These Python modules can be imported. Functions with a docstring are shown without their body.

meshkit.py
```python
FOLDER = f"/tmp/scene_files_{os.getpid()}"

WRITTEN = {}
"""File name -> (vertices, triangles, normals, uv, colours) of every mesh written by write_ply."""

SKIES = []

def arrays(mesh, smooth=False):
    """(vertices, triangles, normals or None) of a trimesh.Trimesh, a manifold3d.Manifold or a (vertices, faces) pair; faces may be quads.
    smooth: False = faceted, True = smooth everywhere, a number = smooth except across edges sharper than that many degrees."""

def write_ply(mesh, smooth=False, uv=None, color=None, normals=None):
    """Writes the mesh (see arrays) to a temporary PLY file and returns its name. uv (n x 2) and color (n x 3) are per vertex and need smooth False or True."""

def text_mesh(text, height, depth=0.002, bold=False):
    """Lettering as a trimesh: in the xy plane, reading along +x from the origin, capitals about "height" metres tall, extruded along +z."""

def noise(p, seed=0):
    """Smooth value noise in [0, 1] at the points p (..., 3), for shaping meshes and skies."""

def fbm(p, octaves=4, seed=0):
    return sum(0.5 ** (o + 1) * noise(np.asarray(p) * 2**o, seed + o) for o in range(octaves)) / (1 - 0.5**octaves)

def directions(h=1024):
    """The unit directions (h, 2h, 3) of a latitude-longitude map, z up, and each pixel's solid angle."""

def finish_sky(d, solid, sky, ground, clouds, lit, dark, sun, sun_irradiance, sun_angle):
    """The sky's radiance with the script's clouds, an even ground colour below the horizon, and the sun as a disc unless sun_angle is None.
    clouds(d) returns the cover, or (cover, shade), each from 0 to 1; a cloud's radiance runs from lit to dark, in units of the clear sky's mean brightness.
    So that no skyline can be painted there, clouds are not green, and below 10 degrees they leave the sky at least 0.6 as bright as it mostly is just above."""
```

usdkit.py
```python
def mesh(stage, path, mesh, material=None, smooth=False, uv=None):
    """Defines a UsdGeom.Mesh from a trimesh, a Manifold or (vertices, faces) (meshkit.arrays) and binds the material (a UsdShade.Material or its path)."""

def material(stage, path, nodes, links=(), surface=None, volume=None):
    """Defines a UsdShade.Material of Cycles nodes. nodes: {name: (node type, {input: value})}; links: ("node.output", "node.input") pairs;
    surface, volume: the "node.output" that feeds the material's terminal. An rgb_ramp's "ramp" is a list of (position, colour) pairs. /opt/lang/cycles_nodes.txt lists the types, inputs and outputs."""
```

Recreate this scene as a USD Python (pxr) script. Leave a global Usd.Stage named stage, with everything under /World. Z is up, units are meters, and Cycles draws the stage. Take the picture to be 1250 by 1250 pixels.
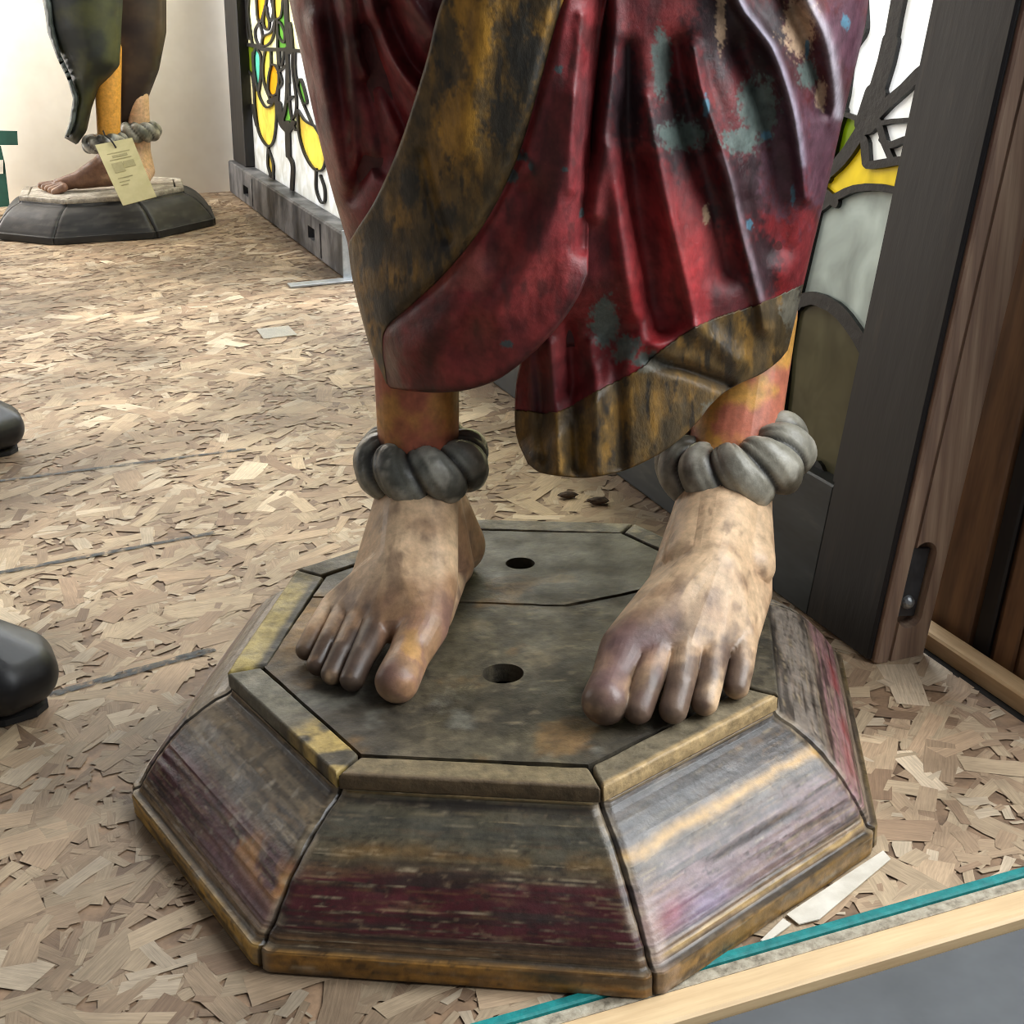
import math, random
import numpy as np
import trimesh, usdkit, meshkit
import manifold3d as m3
from shapely.geometry import Polygon, LineString, box as sbox, Point
from shapely.ops import unary_union
from scipy.spatial import Delaunay
from pxr import Usd, UsdGeom, UsdLux, UsdShade, Gf, Sdf, Vt

stage = Usd.Stage.CreateInMemory()
UsdGeom.SetStageUpAxis(stage, 'Z'); UsdGeom.SetStageMetersPerUnit(stage, 1.0)
UsdGeom.Xform.Define(stage, '/World'); UsdGeom.Scope.Define(stage, '/World/Looks')
rng = np.random.default_rng(7)
A_ = np.array
EXPOSURE = -1.6
# ------------------------------------------------------------------ camera
PITCH, ROLL, CAM, FPX = 0.374, -0.024, A_([.0015, -.742, .440]), 1653.
_F = A_([0, math.cos(PITCH), -math.sin(PITCH)]); _R0 = A_([1., 0, 0]); _U0 = np.cross(_R0, _F)
_R = math.cos(ROLL) * _R0 + math.sin(ROLL) * _U0; _U = -math.sin(ROLL) * _R0 + math.cos(ROLL) * _U0
cam = UsdGeom.Camera.Define(stage, '/World/camera')
M = Gf.Matrix4d(*_R, 0, *_U, 0, *(-_F), 0, *CAM, 1)
cam.AddTransformOp().Set(M)
cam.CreateHorizontalApertureAttr(36.0); cam.CreateVerticalApertureAttr(36.0)
cam.CreateFocalLengthAttr(FPX / 1250 * 36.0); cam.CreateClippingRangeAttr(Gf.Vec2f(.02, 100))
cam.CreateExposureAttr(EXPOSURE)

# room axes: the platform and walls run along u (away from the camera) and v (to the right)
O_ = A_([.243, .0772, 0]); u_ = A_([-.3427, .9395, 0]); v_ = A_([.9395, .3427, 0]); z_ = A_([0, 0, 1.])
RZ = math.atan2(v_[1], v_[0])
def G(u, v, z=0.): return O_ + u_ * u + v_ * v + z_ * z

# ------------------------------------------------------------------ light
def rect_light(name, center, toward, w, h, power, col):
    L = UsdLux.RectLight.Define(stage, '/World/' + name)
    zax = -A_(toward, float) / np.linalg.norm(toward); xax = np.cross(z_, zax); xax /= np.linalg.norm(xax); yax = np.cross(zax, xax)
    L.AddTransformOp().Set(Gf.Matrix4d(*xax, 0, *yax, 0, *zax, 0, *map(float, center), 1))
    L.CreateWidthAttr(w); L.CreateHeightAttr(h); L.CreateIntensityAttr(power); L.CreateColorAttr(Gf.Vec3f(*col))
dome = UsdLux.DomeLight.Define(stage, '/World/sky'); dome.CreateIntensityAttr(.16); dome.CreateColorAttr(Gf.Vec3f(.98, .98, 1))
rect_light('window_daylight', G(.75, .66, 1.2), -v_ - .25 * z_, 4.2, 1.8, 30.0, (.93, .97, 1.0))          # the window behind the stained glass
rect_light('side_window_daylight', G(1.7, -1.9, .75), v_ * 1 + u_ * .1 - .15 * z_, 1.0, 1.0, 9.0, (1, .97, .94))    # the window in the left wall, out of frame

rect_light('recess_added_light', G(2.425, -.705, .62), v_, .20, 1.15, 26.0, (1, .98, .97))                          # added light in the side of the far recess, whitening the back wall
rect_light('back_window_daylight', G(2.50, -.05, 1.25), -u_ - .55 * z_, 1.2, .7, 14.0, (1, .98, .95))                     # a high window in the far wall, above the frame

# ------------------------------------------------------------------ tracing helpers
def ray(px, py):
    px, py = np.asarray(px, float)[..., None], np.asarray(py, float)[..., None]
    return _F + _R * (px - 625) / FPX - _U * (py - 625) / FPX
def atz(px, py, z=0.):
    d = ray(px, py); return CAM + d * ((z - CAM[2]) / d[..., 2])[..., None]
def aty(px, py, y):
    d = ray(px, py); return CAM + d * ((np.asarray(y) - CAM[1]) / d[..., 1])[..., None]
def onplane(px, py, Q, n):
    d = ray(px, py); return CAM + d * (((Q - CAM) @ n) / (d @ n))[..., None]
def lin(c):
    c = np.asarray(c, float) / 255; return np.where(c <= .04045, c / 12.92, ((c + .055) / 1.055) ** 2.4)
def fb(p, oct=4, seed=0): return meshkit.fbm(np.asarray(p, float), oct, seed)
def fb2(x, y, oct=4, seed=0): return fb(np.stack([x, y, np.zeros_like(x) + .37], -1), oct, seed)
def sst(a, b, x): t = np.clip((x - a) / (b - a), 0, 1); return t * t * (3 - 2 * t)
def mixc(c, col, w): return c + (lin(col) - c) * np.clip(w, 0, 1)[..., None]

# ------------------------------------------------------------------ stage helpers
_used = {}
def path_for(name, parent=None):
    base = (parent.GetPath().pathString if parent else '/World') + '/' + name
    n = _used.get(base, 0); _used[base] = n + 1
    return base if n == 0 else f'{base}_{n:03d}'
def tag(p, label=None, cat=None, group=None, kind=None):
    for k, val in (('label', label), ('category', cat), ('group', group), ('kind', kind)):
        if val: p.SetCustomDataByKey(k, val)
    return p
def thing(name, label, cat, group=None, loc=(0, 0, 0)):
    x = UsdGeom.Xform.Define(stage, path_for(name))
    x.AddTranslateOp().Set(Gf.Vec3d(*map(float, loc)))
    return tag(x.GetPrim(), label, cat, group)
def obj(name, mesh, mat, parent=None, smooth=False, cd=None, st=None):
    off = A_([0, 0, 0.])
    top = parent
    while top and top.GetPath().pathString.count('/') > 2: top = top.GetParent()
    if top and top.IsA(UsdGeom.Xform):
        op = top.GetAttribute('xformOp:translate'); off = A_(op.Get()) if op and op.Get() is not None else off
    if isinstance(mesh, trimesh.Trimesh): mesh = (np.array(mesh.vertices), np.array(mesh.faces))
    elif hasattr(mesh, 'to_mesh'):
        k = mesh.to_mesh(); mesh = (np.array(k.vert_properties[:, :3], float), np.array(k.tri_verts))
    v, f = mesh
    if len(f) and np.shape(f)[1] == 4: f = np.vstack([f[:, [0, 1, 2]], f[:, [0, 2, 3]]])
    g = usdkit.mesh(stage, path_for(name, parent), trimesh.Trimesh(v - off, f, process=False), LOOK[mat], smooth=smooth)
    if cd is not None: UsdGeom.PrimvarsAPI(g).CreatePrimvar('Cd', Sdf.ValueTypeNames.Color3fArray, 'vertex').Set(Vt.Vec3fArray.FromNumpy(np.clip(cd, 0, 1).astype(np.float32)))
    if st is not None: UsdGeom.PrimvarsAPI(g).CreatePrimvar('gr', Sdf.ValueTypeNames.Vector3fArray, 'vertex').Set(Vt.Vec3fArray.FromNumpy(np.asarray(st, np.float32)))
    return g.GetPrim()
def struct(name, mesh, mat, label, parent=None, **k): return tag(obj(name, mesh, mat, parent, **k), label, None, None, 'structure')

# ------------------------------------------------------------------ materials
LOOK = {}
def mat(name, nodes, links, surface='p.BSDF'): LOOK[name] = usdkit.material(stage, '/World/Looks/' + name, nodes, links, surface=surface)
def paint(name, rough=.45, rvar=.25, bump=.25, scale=60, dist=.002, spec=.5, lo=.72, hi=1.2, stretch=(1, 1, 1), coat=0.):
    """painted or bare carved wood: the colour of each vertex, broken up by grain, with wear in the gloss"""
    mat(name, {'a': ('attribute', {'attribute': 'Cd'}), 'g': ('geometry', {}), 'm': ('mapping', {'scale': stretch}), 'n': ('noise_texture', {'scale': scale, 'detail': 8, 'roughness': .65}),
               'r': ('map_range', {'from_min': .3, 'from_max': .7, 'to_min': lo, 'to_max': hi}), 'c': ('vector_math', {'math_type': 'scale'}),
               'n2': ('noise_texture', {'scale': scale * .35, 'detail': 5}), 'rr': ('map_range', {'from_min': .3, 'from_max': .7, 'to_min': rough + rvar / 2, 'to_max': rough - rvar / 2}),
               'b': ('bump', {'strength': bump, 'distance': dist}), 'p': ('principled_bsdf', {'specular_ior_level': spec, 'coat_weight': coat, 'coat_roughness': .3})},
        [('g.position', 'm.vector'), ('m.vector', 'n.vector'), ('m.vector', 'n2.vector'), ('n.fac', 'r.value'), ('a.vector', 'c.vector1'), ('r.result', 'c.scale'), ('c.vector', 'p.base_color'),
         ('n2.fac', 'rr.value'), ('rr.result', 'p.roughness'), ('n.fac', 'b.height'), ('b.normal', 'p.normal')])
def ramp_mat(name, stops, scale=40, stretch=(1, 1, 1), rough=.6, bump=.2, dist=.002, detail=6, spec=.5, distort=0., metallic=0., rot=(0, 0, 0)):
    mat(name, {'g': ('geometry', {}), 'm': ('mapping', {'scale': stretch}), 'q': ('mapping', {'rotation': rot}), 'n': ('noise_texture', {'scale': scale, 'detail': detail, 'roughness': .6, 'distortion': distort}),
               'r': ('rgb_ramp', {'ramp': [(a, tuple(lin(c))) for a, c in stops]}), 'b': ('bump', {'strength': bump, 'distance': dist}), 'p': ('principled_bsdf', {'roughness': rough, 'specular_ior_level': spec, 'metallic': metallic})},
        [('g.position', 'q.vector'), ('q.vector', 'm.vector'), ('m.vector', 'n.vector'), ('n.fac', 'r.fac'), ('r.color', 'p.base_color'), ('n.fac', 'b.height'), ('b.normal', 'p.normal')])
ROTU = (0, 0, -RZ)   # noise space aligned with the room axes: x = v, y = u
paint('painted_robe', rough=.50, rvar=.3, spec=.4, bump=.38, scale=110, dist=.0022, lo=.55, hi=1.36)
paint('painted_gold', rough=.5, rvar=.3, bump=.45, scale=120, dist=.003, lo=.42, hi=1.42, stretch=(1, 1, .5))
paint('painted_skin', rough=.42, rvar=.25, bump=.25, scale=140, dist=.0012, lo=.68, hi=1.22)
paint('painted_silver', rough=.38, rvar=.25, bump=.3, scale=80, dist=.002, lo=.6, hi=1.3)
paint('painted_base', rough=.34, rvar=.26, bump=.35, scale=110, dist=.0015, lo=.62, hi=1.32)
paint('old_board', rough=.6, rvar=.3, bump=.6, scale=120, dist=.002, lo=.5, hi=1.4)
paint('dusky_paint', rough=.55, rvar=.2, bump=.2, scale=50, lo=.7, hi=1.2)
mat('strand', {'a': ('attribute', {'attribute': 'Cd'}), 's': ('attribute', {'attribute': 'gr'}), 'm': ('mapping', {'scale': (60, 900, 1)}), 'n': ('noise_texture', {'scale': 1., 'detail': 4, 'roughness': .6}),
               'r': ('map_range', {'from_min': .3, 'from_max': .7, 'to_min': .78, 'to_max': 1.16}), 'c': ('vector_math', {'math_type': 'scale'}),
               'g': ('geometry', {}), 'n2': ('noise_texture', {'scale': 7., 'detail': 6, 'roughness': .65}), 'r2': ('map_range', {'from_min': .35, 'from_max': .65, 'to_min': .62, 'to_max': 1.12}), 'c2': ('vector_math', {'math_type': 'scale'}),
               'b': ('bump', {'strength': .25, 'distance': .0006}), 'p': ('principled_bsdf', {'roughness': .55, 'specular_ior_level': .35})},
    [('s.vector', 'm.vector'), ('m.vector', 'n.vector'), ('n.fac', 'r.value'), ('a.vector', 'c.vector1'), ('r.result', 'c.scale'), ('g.position', 'n2.vector'), ('n2.fac', 'r2.value'), ('c.vector', 'c2.vector1'), ('r2.result', 'c2.scale'),
     ('c2.vector', 'p.base_color'), ('n.fac', 'b.height'), ('b.normal', 'p.normal')])
ramp_mat('osb_core', [(.3, (92, 72, 55)), (.7, (150, 122, 95))], scale=60)
ramp_mat('osb_edge', [(.3, (105, 96, 80)), (.5, (165, 155, 135)), (.7, (190, 182, 162))], scale=160, bump=.6)
ramp_mat('pine', [(.3, (204, 172, 130)), (.7, (228, 200, 156))], scale=14, stretch=(1, 14, 14), rough=.5, bump=.08, rot=(0, 0, -RZ))
ramp_mat('pine_side', [(.3, (212, 178, 132)), (.7, (238, 208, 162))], scale=14, stretch=(14, 1, 14), rough=.5, bump=.08, rot=(0, 0, -RZ))
ramp_mat('grey_paint', [(.3, (74, 77, 80)), (.7, (88, 91, 94))], scale=25, rough=.55, bump=.1)
ramp_mat('teal_tape', [(.3, (0, 105, 105)), (.7, (20, 140, 138))], scale=120, rough=.6, bump=.4)
ramp_mat('white_brick_paint', [(.3, (224, 214, 198)), (.7, (238, 230, 216))], scale=9, rough=.7, bump=.15)
ramp_mat('shaded_wall_paint', [(.3, (196, 178, 156)), (.7, (212, 196, 174))], scale=9, rough=.7, bump=.15)  # darker cream tone standing for the dimmer light on the left wall
ramp_mat('dark_void', [(.3, (14, 12, 10)), (.7, (24, 20, 16))], scale=60, rough=.9)
ramp_mat('sash_dark', [(.3, (16, 16, 18)), (.6, (27, 26, 27)), (.75, (52, 42, 36))], scale=22, stretch=(3, 3, .25), rough=.5, bump=.25)
ramp_mat('sash_wood', [(.25, (104, 86, 76)), (.5, (150, 124, 106)), (.75, (190, 166, 142))], scale=18, stretch=(6, 6, .3), rough=.55, bump=.3)
ramp_mat('rail_dark', [(.3, (30, 36, 40)), (.6, (52, 60, 64)), (.8, (84, 88, 86))], scale=26, stretch=(2, .4, 2), rough=.45, bump=.25, rot=ROTU)
ramp_mat('rail_grey', [(.34, (22, 22, 24)), (.48, (76, 78, 82)), (.62, (134, 134, 136)), (.75, (96, 94, 92))], scale=9, stretch=(2, 1.6, 1), rough=.45, bump=.15, rot=ROTU)
ramp_mat('door_wood', [(.25, (76, 56, 42)), (.5, (124, 92, 66)), (.75, (160, 122, 86))], scale=12, stretch=(5, 5, .35), rough=.5, bump=.25)
ramp_mat('lead', [(.3, (7, 7, 7)), (.7, (20, 18, 17))], scale=120, rough=.5, bump=.4)
ramp_mat('black_leather', [(.3, (12, 12, 13)), (.7, (24, 24, 26))], scale=90, rough=.42, bump=.12, dist=.001, spec=.35)
ramp_mat('green_paint', [(.3, (12, 62, 50)), (.7, (20, 82, 66))], scale=30, rough=.5)
ramp_mat('zinc', [(.3, (150, 155, 158)), (.7, (190, 194, 196))], scale=80, rough=.35, metallic=.6)
ramp_mat('card', [(.3, (184, 175, 128)), (.7, (200, 190, 144))], scale=40, rough=.7, bump=.05)
ramp_mat('card_print', [(.3, (150, 142, 102)), (.7, (164, 155, 114))], scale=200, rough=.8)
ramp_mat('white_paper', [(.3, (196, 188, 172)), (.7, (226, 220, 206))], scale=60, rough=.75, bump=.3)
ramp_mat('string', [(.3, (20, 18, 16)), (.7, (34, 30, 26))], scale=200, rough=.8)
mat('chalk_line', {'g': ('geometry', {}), 'n': ('noise_texture', {'scale': 160., 'detail': 6}), 'r': ('map_range', {'from_min': .38, 'from_max': .62, 'to_min': .1, 'to_max': .75}), 't': ('transparent_bsdf', {}),
    'd': ('principled_bsdf', {'base_color': tuple(lin((92, 96, 98))), 'roughness': .8}), 'x': ('mix_closure', {})}, [('g.position', 'n.vector'), ('n.fac', 'r.value'), ('r.result', 'x.fac'), ('t.BSDF', 'x.closure1'), ('d.BSDF', 'x.closure2')], surface='x.closure')
ramp_mat('debris', [(.3, (34, 26, 20)), (.7, (92, 70, 50))], scale=120, rough=.8, bump=.5)
mat('clear_film', {'t': ('transparent_bsdf', {'color': (.92, .92, .9)}), 'd': ('principled_bsdf', {'base_color': tuple(lin((225, 222, 212))), 'roughness': .25}), 'x': ('mix_closure', {'fac': .42})},
    [('t.BSDF', 'x.closure1'), ('d.BSDF', 'x.closure2')], surface='x.closure')
def glass(name, col, sat=1.):
    c = tuple(lin(col))
    mat(name, {'g': ('geometry', {}), 'n': ('noise_texture', {'scale': 22., 'detail': 4, 'distortion': 1.2}), 'r': ('rgb_ramp', {'ramp': [(.3, tuple(A_(c) * .8)), (.7, tuple(np.clip(A_(c) * 1.2, 0, 1)))]}),
               't': ('translucent_bsdf', {}), 'tr': ('transparent_bsdf', {}), 'gl': ('glossy_bsdf', {'roughness': .15}), 'x': ('mix_closure', {'fac': .3}), 'y': ('mix_closure', {'fac': .06}),
               'd': ('diffuse_bsdf', {}), 'w': ('mix_closure', {'fac': .2})},
        [('g.position', 'n.vector'), ('n.fac', 'r.fac'), ('r.color', 't.color'), ('r.color', 'tr.color'), ('r.color', 'd.color'), ('t.BSDF', 'x.closure1'), ('tr.BSDF', 'x.closure2'), ('x.closure', 'w.closure1'), ('d.BSDF', 'w.closure2'), ('w.closure', 'y.closure1'), ('gl.BSDF', 'y.closure2')], surface='y.closure')
GLASS = dict(white=(250, 248, 240), cream=(250, 240, 205), yellow=(250, 226, 140), amber=(248, 202, 84), green=(160, 206, 124), olive=(150, 165, 60), aqua=(150, 225, 205), lemon=(232, 214, 96), pearl=(182, 186, 180), fog=(122, 118, 98))  # pearl and fog hold the dimmer backlight below the sill in their colour
for k, c in GLASS.items(): glass('glass_' + k, c)

# ------------------------------------------------------------------ mesh helpers
def grid_faces(nv, nu, off=0, flip=False):
    i, j = np.meshgrid(np.arange(nv - 1), np.arange(nu - 1), indexing='ij'); a = i * nu + j
    q = np.stack([a, a + nu, a + nu + 1, a + 1], -1).reshape(-1, 4) + off
    q = q[:, ::-1] if flip else q
    return np.vstack([q[:, [0, 1, 2]], q[:, [0, 2, 3]]])
def shell(front, back):
    """closes two grids (nv, nu, 3) into one solid"""
    nv, nu = front.shape[:2]; n = nv * nu
    v = np.vstack([front.reshape(-1, 3), back.reshape(-1, 3)])
    idx = np.arange(n).reshape(nv, nu)
    loop = np.concatenate([idx[0, :-1], idx[:-1, -1], idx[-1, :0:-1], idx[:0:-1, 0]])
    nx = np.roll(loop, -1)
    side = np.vstack([np.stack([loop, nx, nx + n], 1), np.stack([loop, nx + n, loop + n], 1)])
    return v, np.vstack([grid_faces(nv, nu), grid_faces(nv, nu, n, True), side])
def poly_at(pts, t):
    """points at fractions t of a polyline's length, smoothed with a Catmull-Rom curve"""
    p = A_(pts, float)
    if len(p) > 2:
        q = np.vstack([2 * p[0] - p[1], p, 2 * p[-1] - p[-2]]); out = []
        for i in range(1, len(q) - 2):
            s = np.linspace(0, 1, 12, endpoint=False)[:, None]; a, b, c, d = q[i - 1:i + 3]
            out.append(.5 * (2 * b + (c - a) * s + (2 * a - 5 * b + 4 * c - d) * s ** 2 + (3 * b - a - 3 * c + d) * s ** 3))
        p = np.vstack(out + [q[-2][None]])
    L = np.r_[0, np.cumsum(np.linalg.norm(np.diff(p, axis=0), axis=1))]; L /= L[-1]
    return np.stack([np.interp(t, L, p[:, k]) for k in range(p.shape[1])], -1)
def coons(left, right, top, bottom, nu, nv):
    s, t = np.linspace(0, 1, nu), np.linspace(0, 1, nv)
    l, r = poly_at(left, t)[:, None], poly_at(right, t)[:, None]
    a, b = poly_at(top, s)[None], poly_at(bottom, s)[None]
    S, T = s[None, :, None], t[:, None, None]
    c00, c10, c01, c11 = A_(left[0], float), A_(right[0], float), A_(left[-1], float), A_(right[-1], float)
    return (1 - S) * l + S * r + (1 - T) * a + T * b - ((1 - S) * (1 - T) * c00 + S * (1 - T) * c10 + (1 - S) * T * c01 + S * T * c11)
def box_pts(c8): return m3.Manifold.hull_points(np.asarray(c8, np.float32))
def ubox(u0, u1, v0, v1, z0, z1, bevel=.0015):
    """a box along the room axes with chamfered edges"""
    pts = []
    for a in (0, 1):
        for b in (0, 1):
            for c in (0, 1):
                U, V, Z = (u0, u1)[a], (v0, v1)[b], (z0, z1)[c]; su, sv, sz = (1, -1)[a], (1, -1)[b], (1, -1)[c]
                for k in range(3):
                    e = [0 if k == j else bevel for j in range(3)]
                    pts.append(G(U + su * e[0], V + sv * e[1], Z + sz * e[2]))
    return box_pts(pts)
def hullspheres(items, seg=36):
    return m3.Manifold.batch_hull([m3.Manifold.sphere(float(r), seg).translate([float(x) for x in p]) for p, r in items])
def smooth_body(parts, edge=.003, it=10):
    b = m3.Manifold.batch_boolean(parts, m3.OpType.Add).refine_to_length(edge)
    k = b.to_mesh(); t = trimesh.Trimesh(np.array(k.vert_properties[:, :3], float), np.array(k.tri_verts), process=True)
    trimesh.smoothing.filter_taubin(t, lamb=.5, nu=.52, iterations=it)
    return t
def tube(pts, r, sides=8):
    p = A_(pts, float); r = np.broadcast_to(r, (len(p),)); t = np.gradient(p, axis=0); t /= np.linalg.norm(t, axis=1, keepdims=True)
    a = np.cross(t, np.where(np.abs(t[:, 2:]) < .9, [0, 0, 1.], [1., 0, 0])); a /= np.linalg.norm(a, axis=1, keepdims=True); b = np.cross(t, a)
    g = np.arange(sides) * 2 * np.pi / sides
    v = p[:, None] + r[:, None, None] * (np.cos(g)[None, :, None] * a[:, None] + np.sin(g)[None, :, None] * b[:, None])
    n = len(p); f = []
    for i in range(n - 1):
        for j in range(sides):
            q = [i * sides + j, i * sides + (j + 1) % sides, (i + 1) * sides + (j + 1) % sides, (i + 1) * sides + j]; f += [[q[0], q[1], q[2]], [q[0], q[2], q[3]]]
    v = np.vstack([v.reshape(-1, 3), p[:1], p[-1:]])
    for j in range(sides): f += [[n * sides, (j + 1) % sides, j], [n * sides + 1, (n - 1) * sides + j, (n - 1) * sides + (j + 1) % sides]]
    return v, A_(f)
def join(ms):
    V, Fc, n = [], [], 0
    for m in ms:
        if hasattr(m, 'to_mesh'): k = m.to_mesh(); m = (np.array(k.vert_properties[:, :3]), np.array(k.tri_verts))
        elif isinstance(m, trimesh.Trimesh): m = (np.array(m.vertices), np.array(m.faces))
        V.append(m[0]); Fc.append(np.asarray(m[1]) + n); n += len(m[0])
    return np.vstack(V), np.vstack(Fc)
def inflate(poly, place, thick, step, round_=None):
    """a rounded solid from an outline: place(xy, d) puts outline point xy at distance d in front of the middle"""
    poly = Polygon(poly).buffer(0); ring = poly.exterior; n = int(ring.length / step)
    bd = A_([ring.interpolate(i / n, True).coords[0] for i in range(n)])
    x0, y0, x1, y1 = poly.bounds; gx, gy = np.meshgrid(np.arange(x0, x1, step), np.arange(y0, y1, step)); inn = poly.buffer(-step * .6)
    pts = A_([(a, b) for a, b in zip(gx.ravel() + .013, gy.ravel() + .017) if inn.contains(Point(a, b))])
    P = np.vstack([bd, pts]); tri = Delaunay(P).simplices
    cen = P[tri].mean(1); tri = tri[[poly.contains(Point(*c)) for c in cen]]
    e1, e2 = P[tri[:, 1]] - P[tri[:, 0]], P[tri[:, 2]] - P[tri[:, 0]]
    cr = e1[:, 0] * e2[:, 1] - e1[:, 1] * e2[:, 0]; tri = tri[np.abs(cr) > 1e-9]; cr = cr[np.abs(cr) > 1e-9]
    tri = np.where((cr > 0)[:, None], tri, tri[:, ::-1])
    dist = A_([0.] * n + [ring.distance(Point(*p)) for p in pts]); R = round_ or dist.max()
    h = np.sqrt(np.clip(1 - (1 - np.minimum(dist / R, 1)) ** 2, 0, 1)) * thick
    fr, bk = place(P, h), place(P, -h); N = len(P)
    map_b = np.arange(N) + N; map_b[:n] = np.arange(n)
    return np.vstack([fr, bk]), np.vstack([tri[:, ::-1], map_b[tri]]), np.vstack([P, P]), h

# ================================================================== the floor: strand board platform
UMIN, UMAX, VMIN, VEDGE = None, 2.54, -1.75, .046
# the near edge of the platform runs along v at u = UE
tA, tB = atz(870, 1187), atz(1250, 1040)
UE = float((tA - O_) @ u_ + (tB - O_) @ u_) / 2
fl = struct('floor', ubox(UE, 2.75, VMIN, VEDGE, -.018, -.0016, .0005), 'osb_core', 'strand board platform floor of pressed wood flakes with grey printed lines')
def strands():
    N = 42000; V, Fc, C, T = [], [], [], []; n0 = 0
    us = rng.uniform(UE, 2.6, N); vs = rng.uniform(-1.3, VEDGE, N); keep = np.ones(N, bool)
    base = A_([lin(c) for c in ((198, 180, 152), (188, 167, 140), (180, 158, 132), (166, 143, 119), (212, 198, 174), (146, 123, 101), (192, 174, 147))])
    prob = A_([.18, .24, .2, .1, .12, .04, .12])
    for k in range(N):
        big = rng.random() < .38
        L = rng.uniform(.016, .050) if big else rng.uniform(.006, .022); Wd = L * rng.uniform(.18, .42) if big else L * rng.uniform(.2, .55)
        a = rng.uniform(0, np.pi) if rng.random() < .5 else rng.normal(.9, .5)
        pale = rng.random() < .035
        if pale: L = rng.uniform(.03, .065); Wd = L * rng.uniform(.2, .45)
        ca, sa = math.cos(a), math.sin(a)
        e = rng.uniform(-.15, .15, 6) * Wd
        out = A_([(-L / 2, -Wd / 2 + e[0]), (-L * .1, -Wd / 2 + e[1]), (L / 2 + e[2] , -Wd / 2 + e[3]), (L / 2 - abs(e[4]) * 2, Wd / 2), (0., Wd / 2 + e[5]), (-L / 2 - e[0] * 2, Wd / 2 - e[1])])
        x = us[k] + out[:, 0] * ca - out[:, 1] * sa; y = vs[k] + out[:, 0] * sa + out[:, 1] * ca
        x = np.clip(x, UE + .0005, 2.6); y = np.clip(y, -2, VEDGE - .0005)
        z = -.0010 + ((.85 + .15 * rng.random()) if pale else rng.random() ** 1.5) * .0004 + out[:, 0] / L * rng.uniform(-.00012, .00012) + out[:, 1] / Wd * rng.uniform(-.00006, .00006)
        z = np.minimum(z, -.00005)
        V.append(G(0, 0) + x[:, None] * u_ + y[:, None] * v_ + z[:, None] * z_)
        Fc.append(A_([[0, 1, 5], [1, 4, 5], [1, 2, 4], [2, 3, 4]])[:, ::-1] * 1 + n0); n0 += 6
        c = base[rng.choice(7, p=prob)] * A_([.86, .83, .80]) * rng.uniform(.9, 1.08) * (1.22 if pale else 1.); C.append(np.repeat(c[None], 6, 0))
        T.append(np.c_[out + rng.uniform(0, 9, 2), np.full(6, rng.uniform(0, 50))])
    V, Fc = np.vstack(V), np.vstack(Fc)
    nz = np.cross(V[Fc[:, 1]] - V[Fc[:, 0]], V[Fc[:, 2]] - V[Fc[:, 0]])[:, 2]; Fc = np.where((nz > 0)[:, None], Fc, Fc[:, ::-1])
    return V, Fc, np.vstack(C), np.vstack(T)
V, Fc, C, T = strands()
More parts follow.
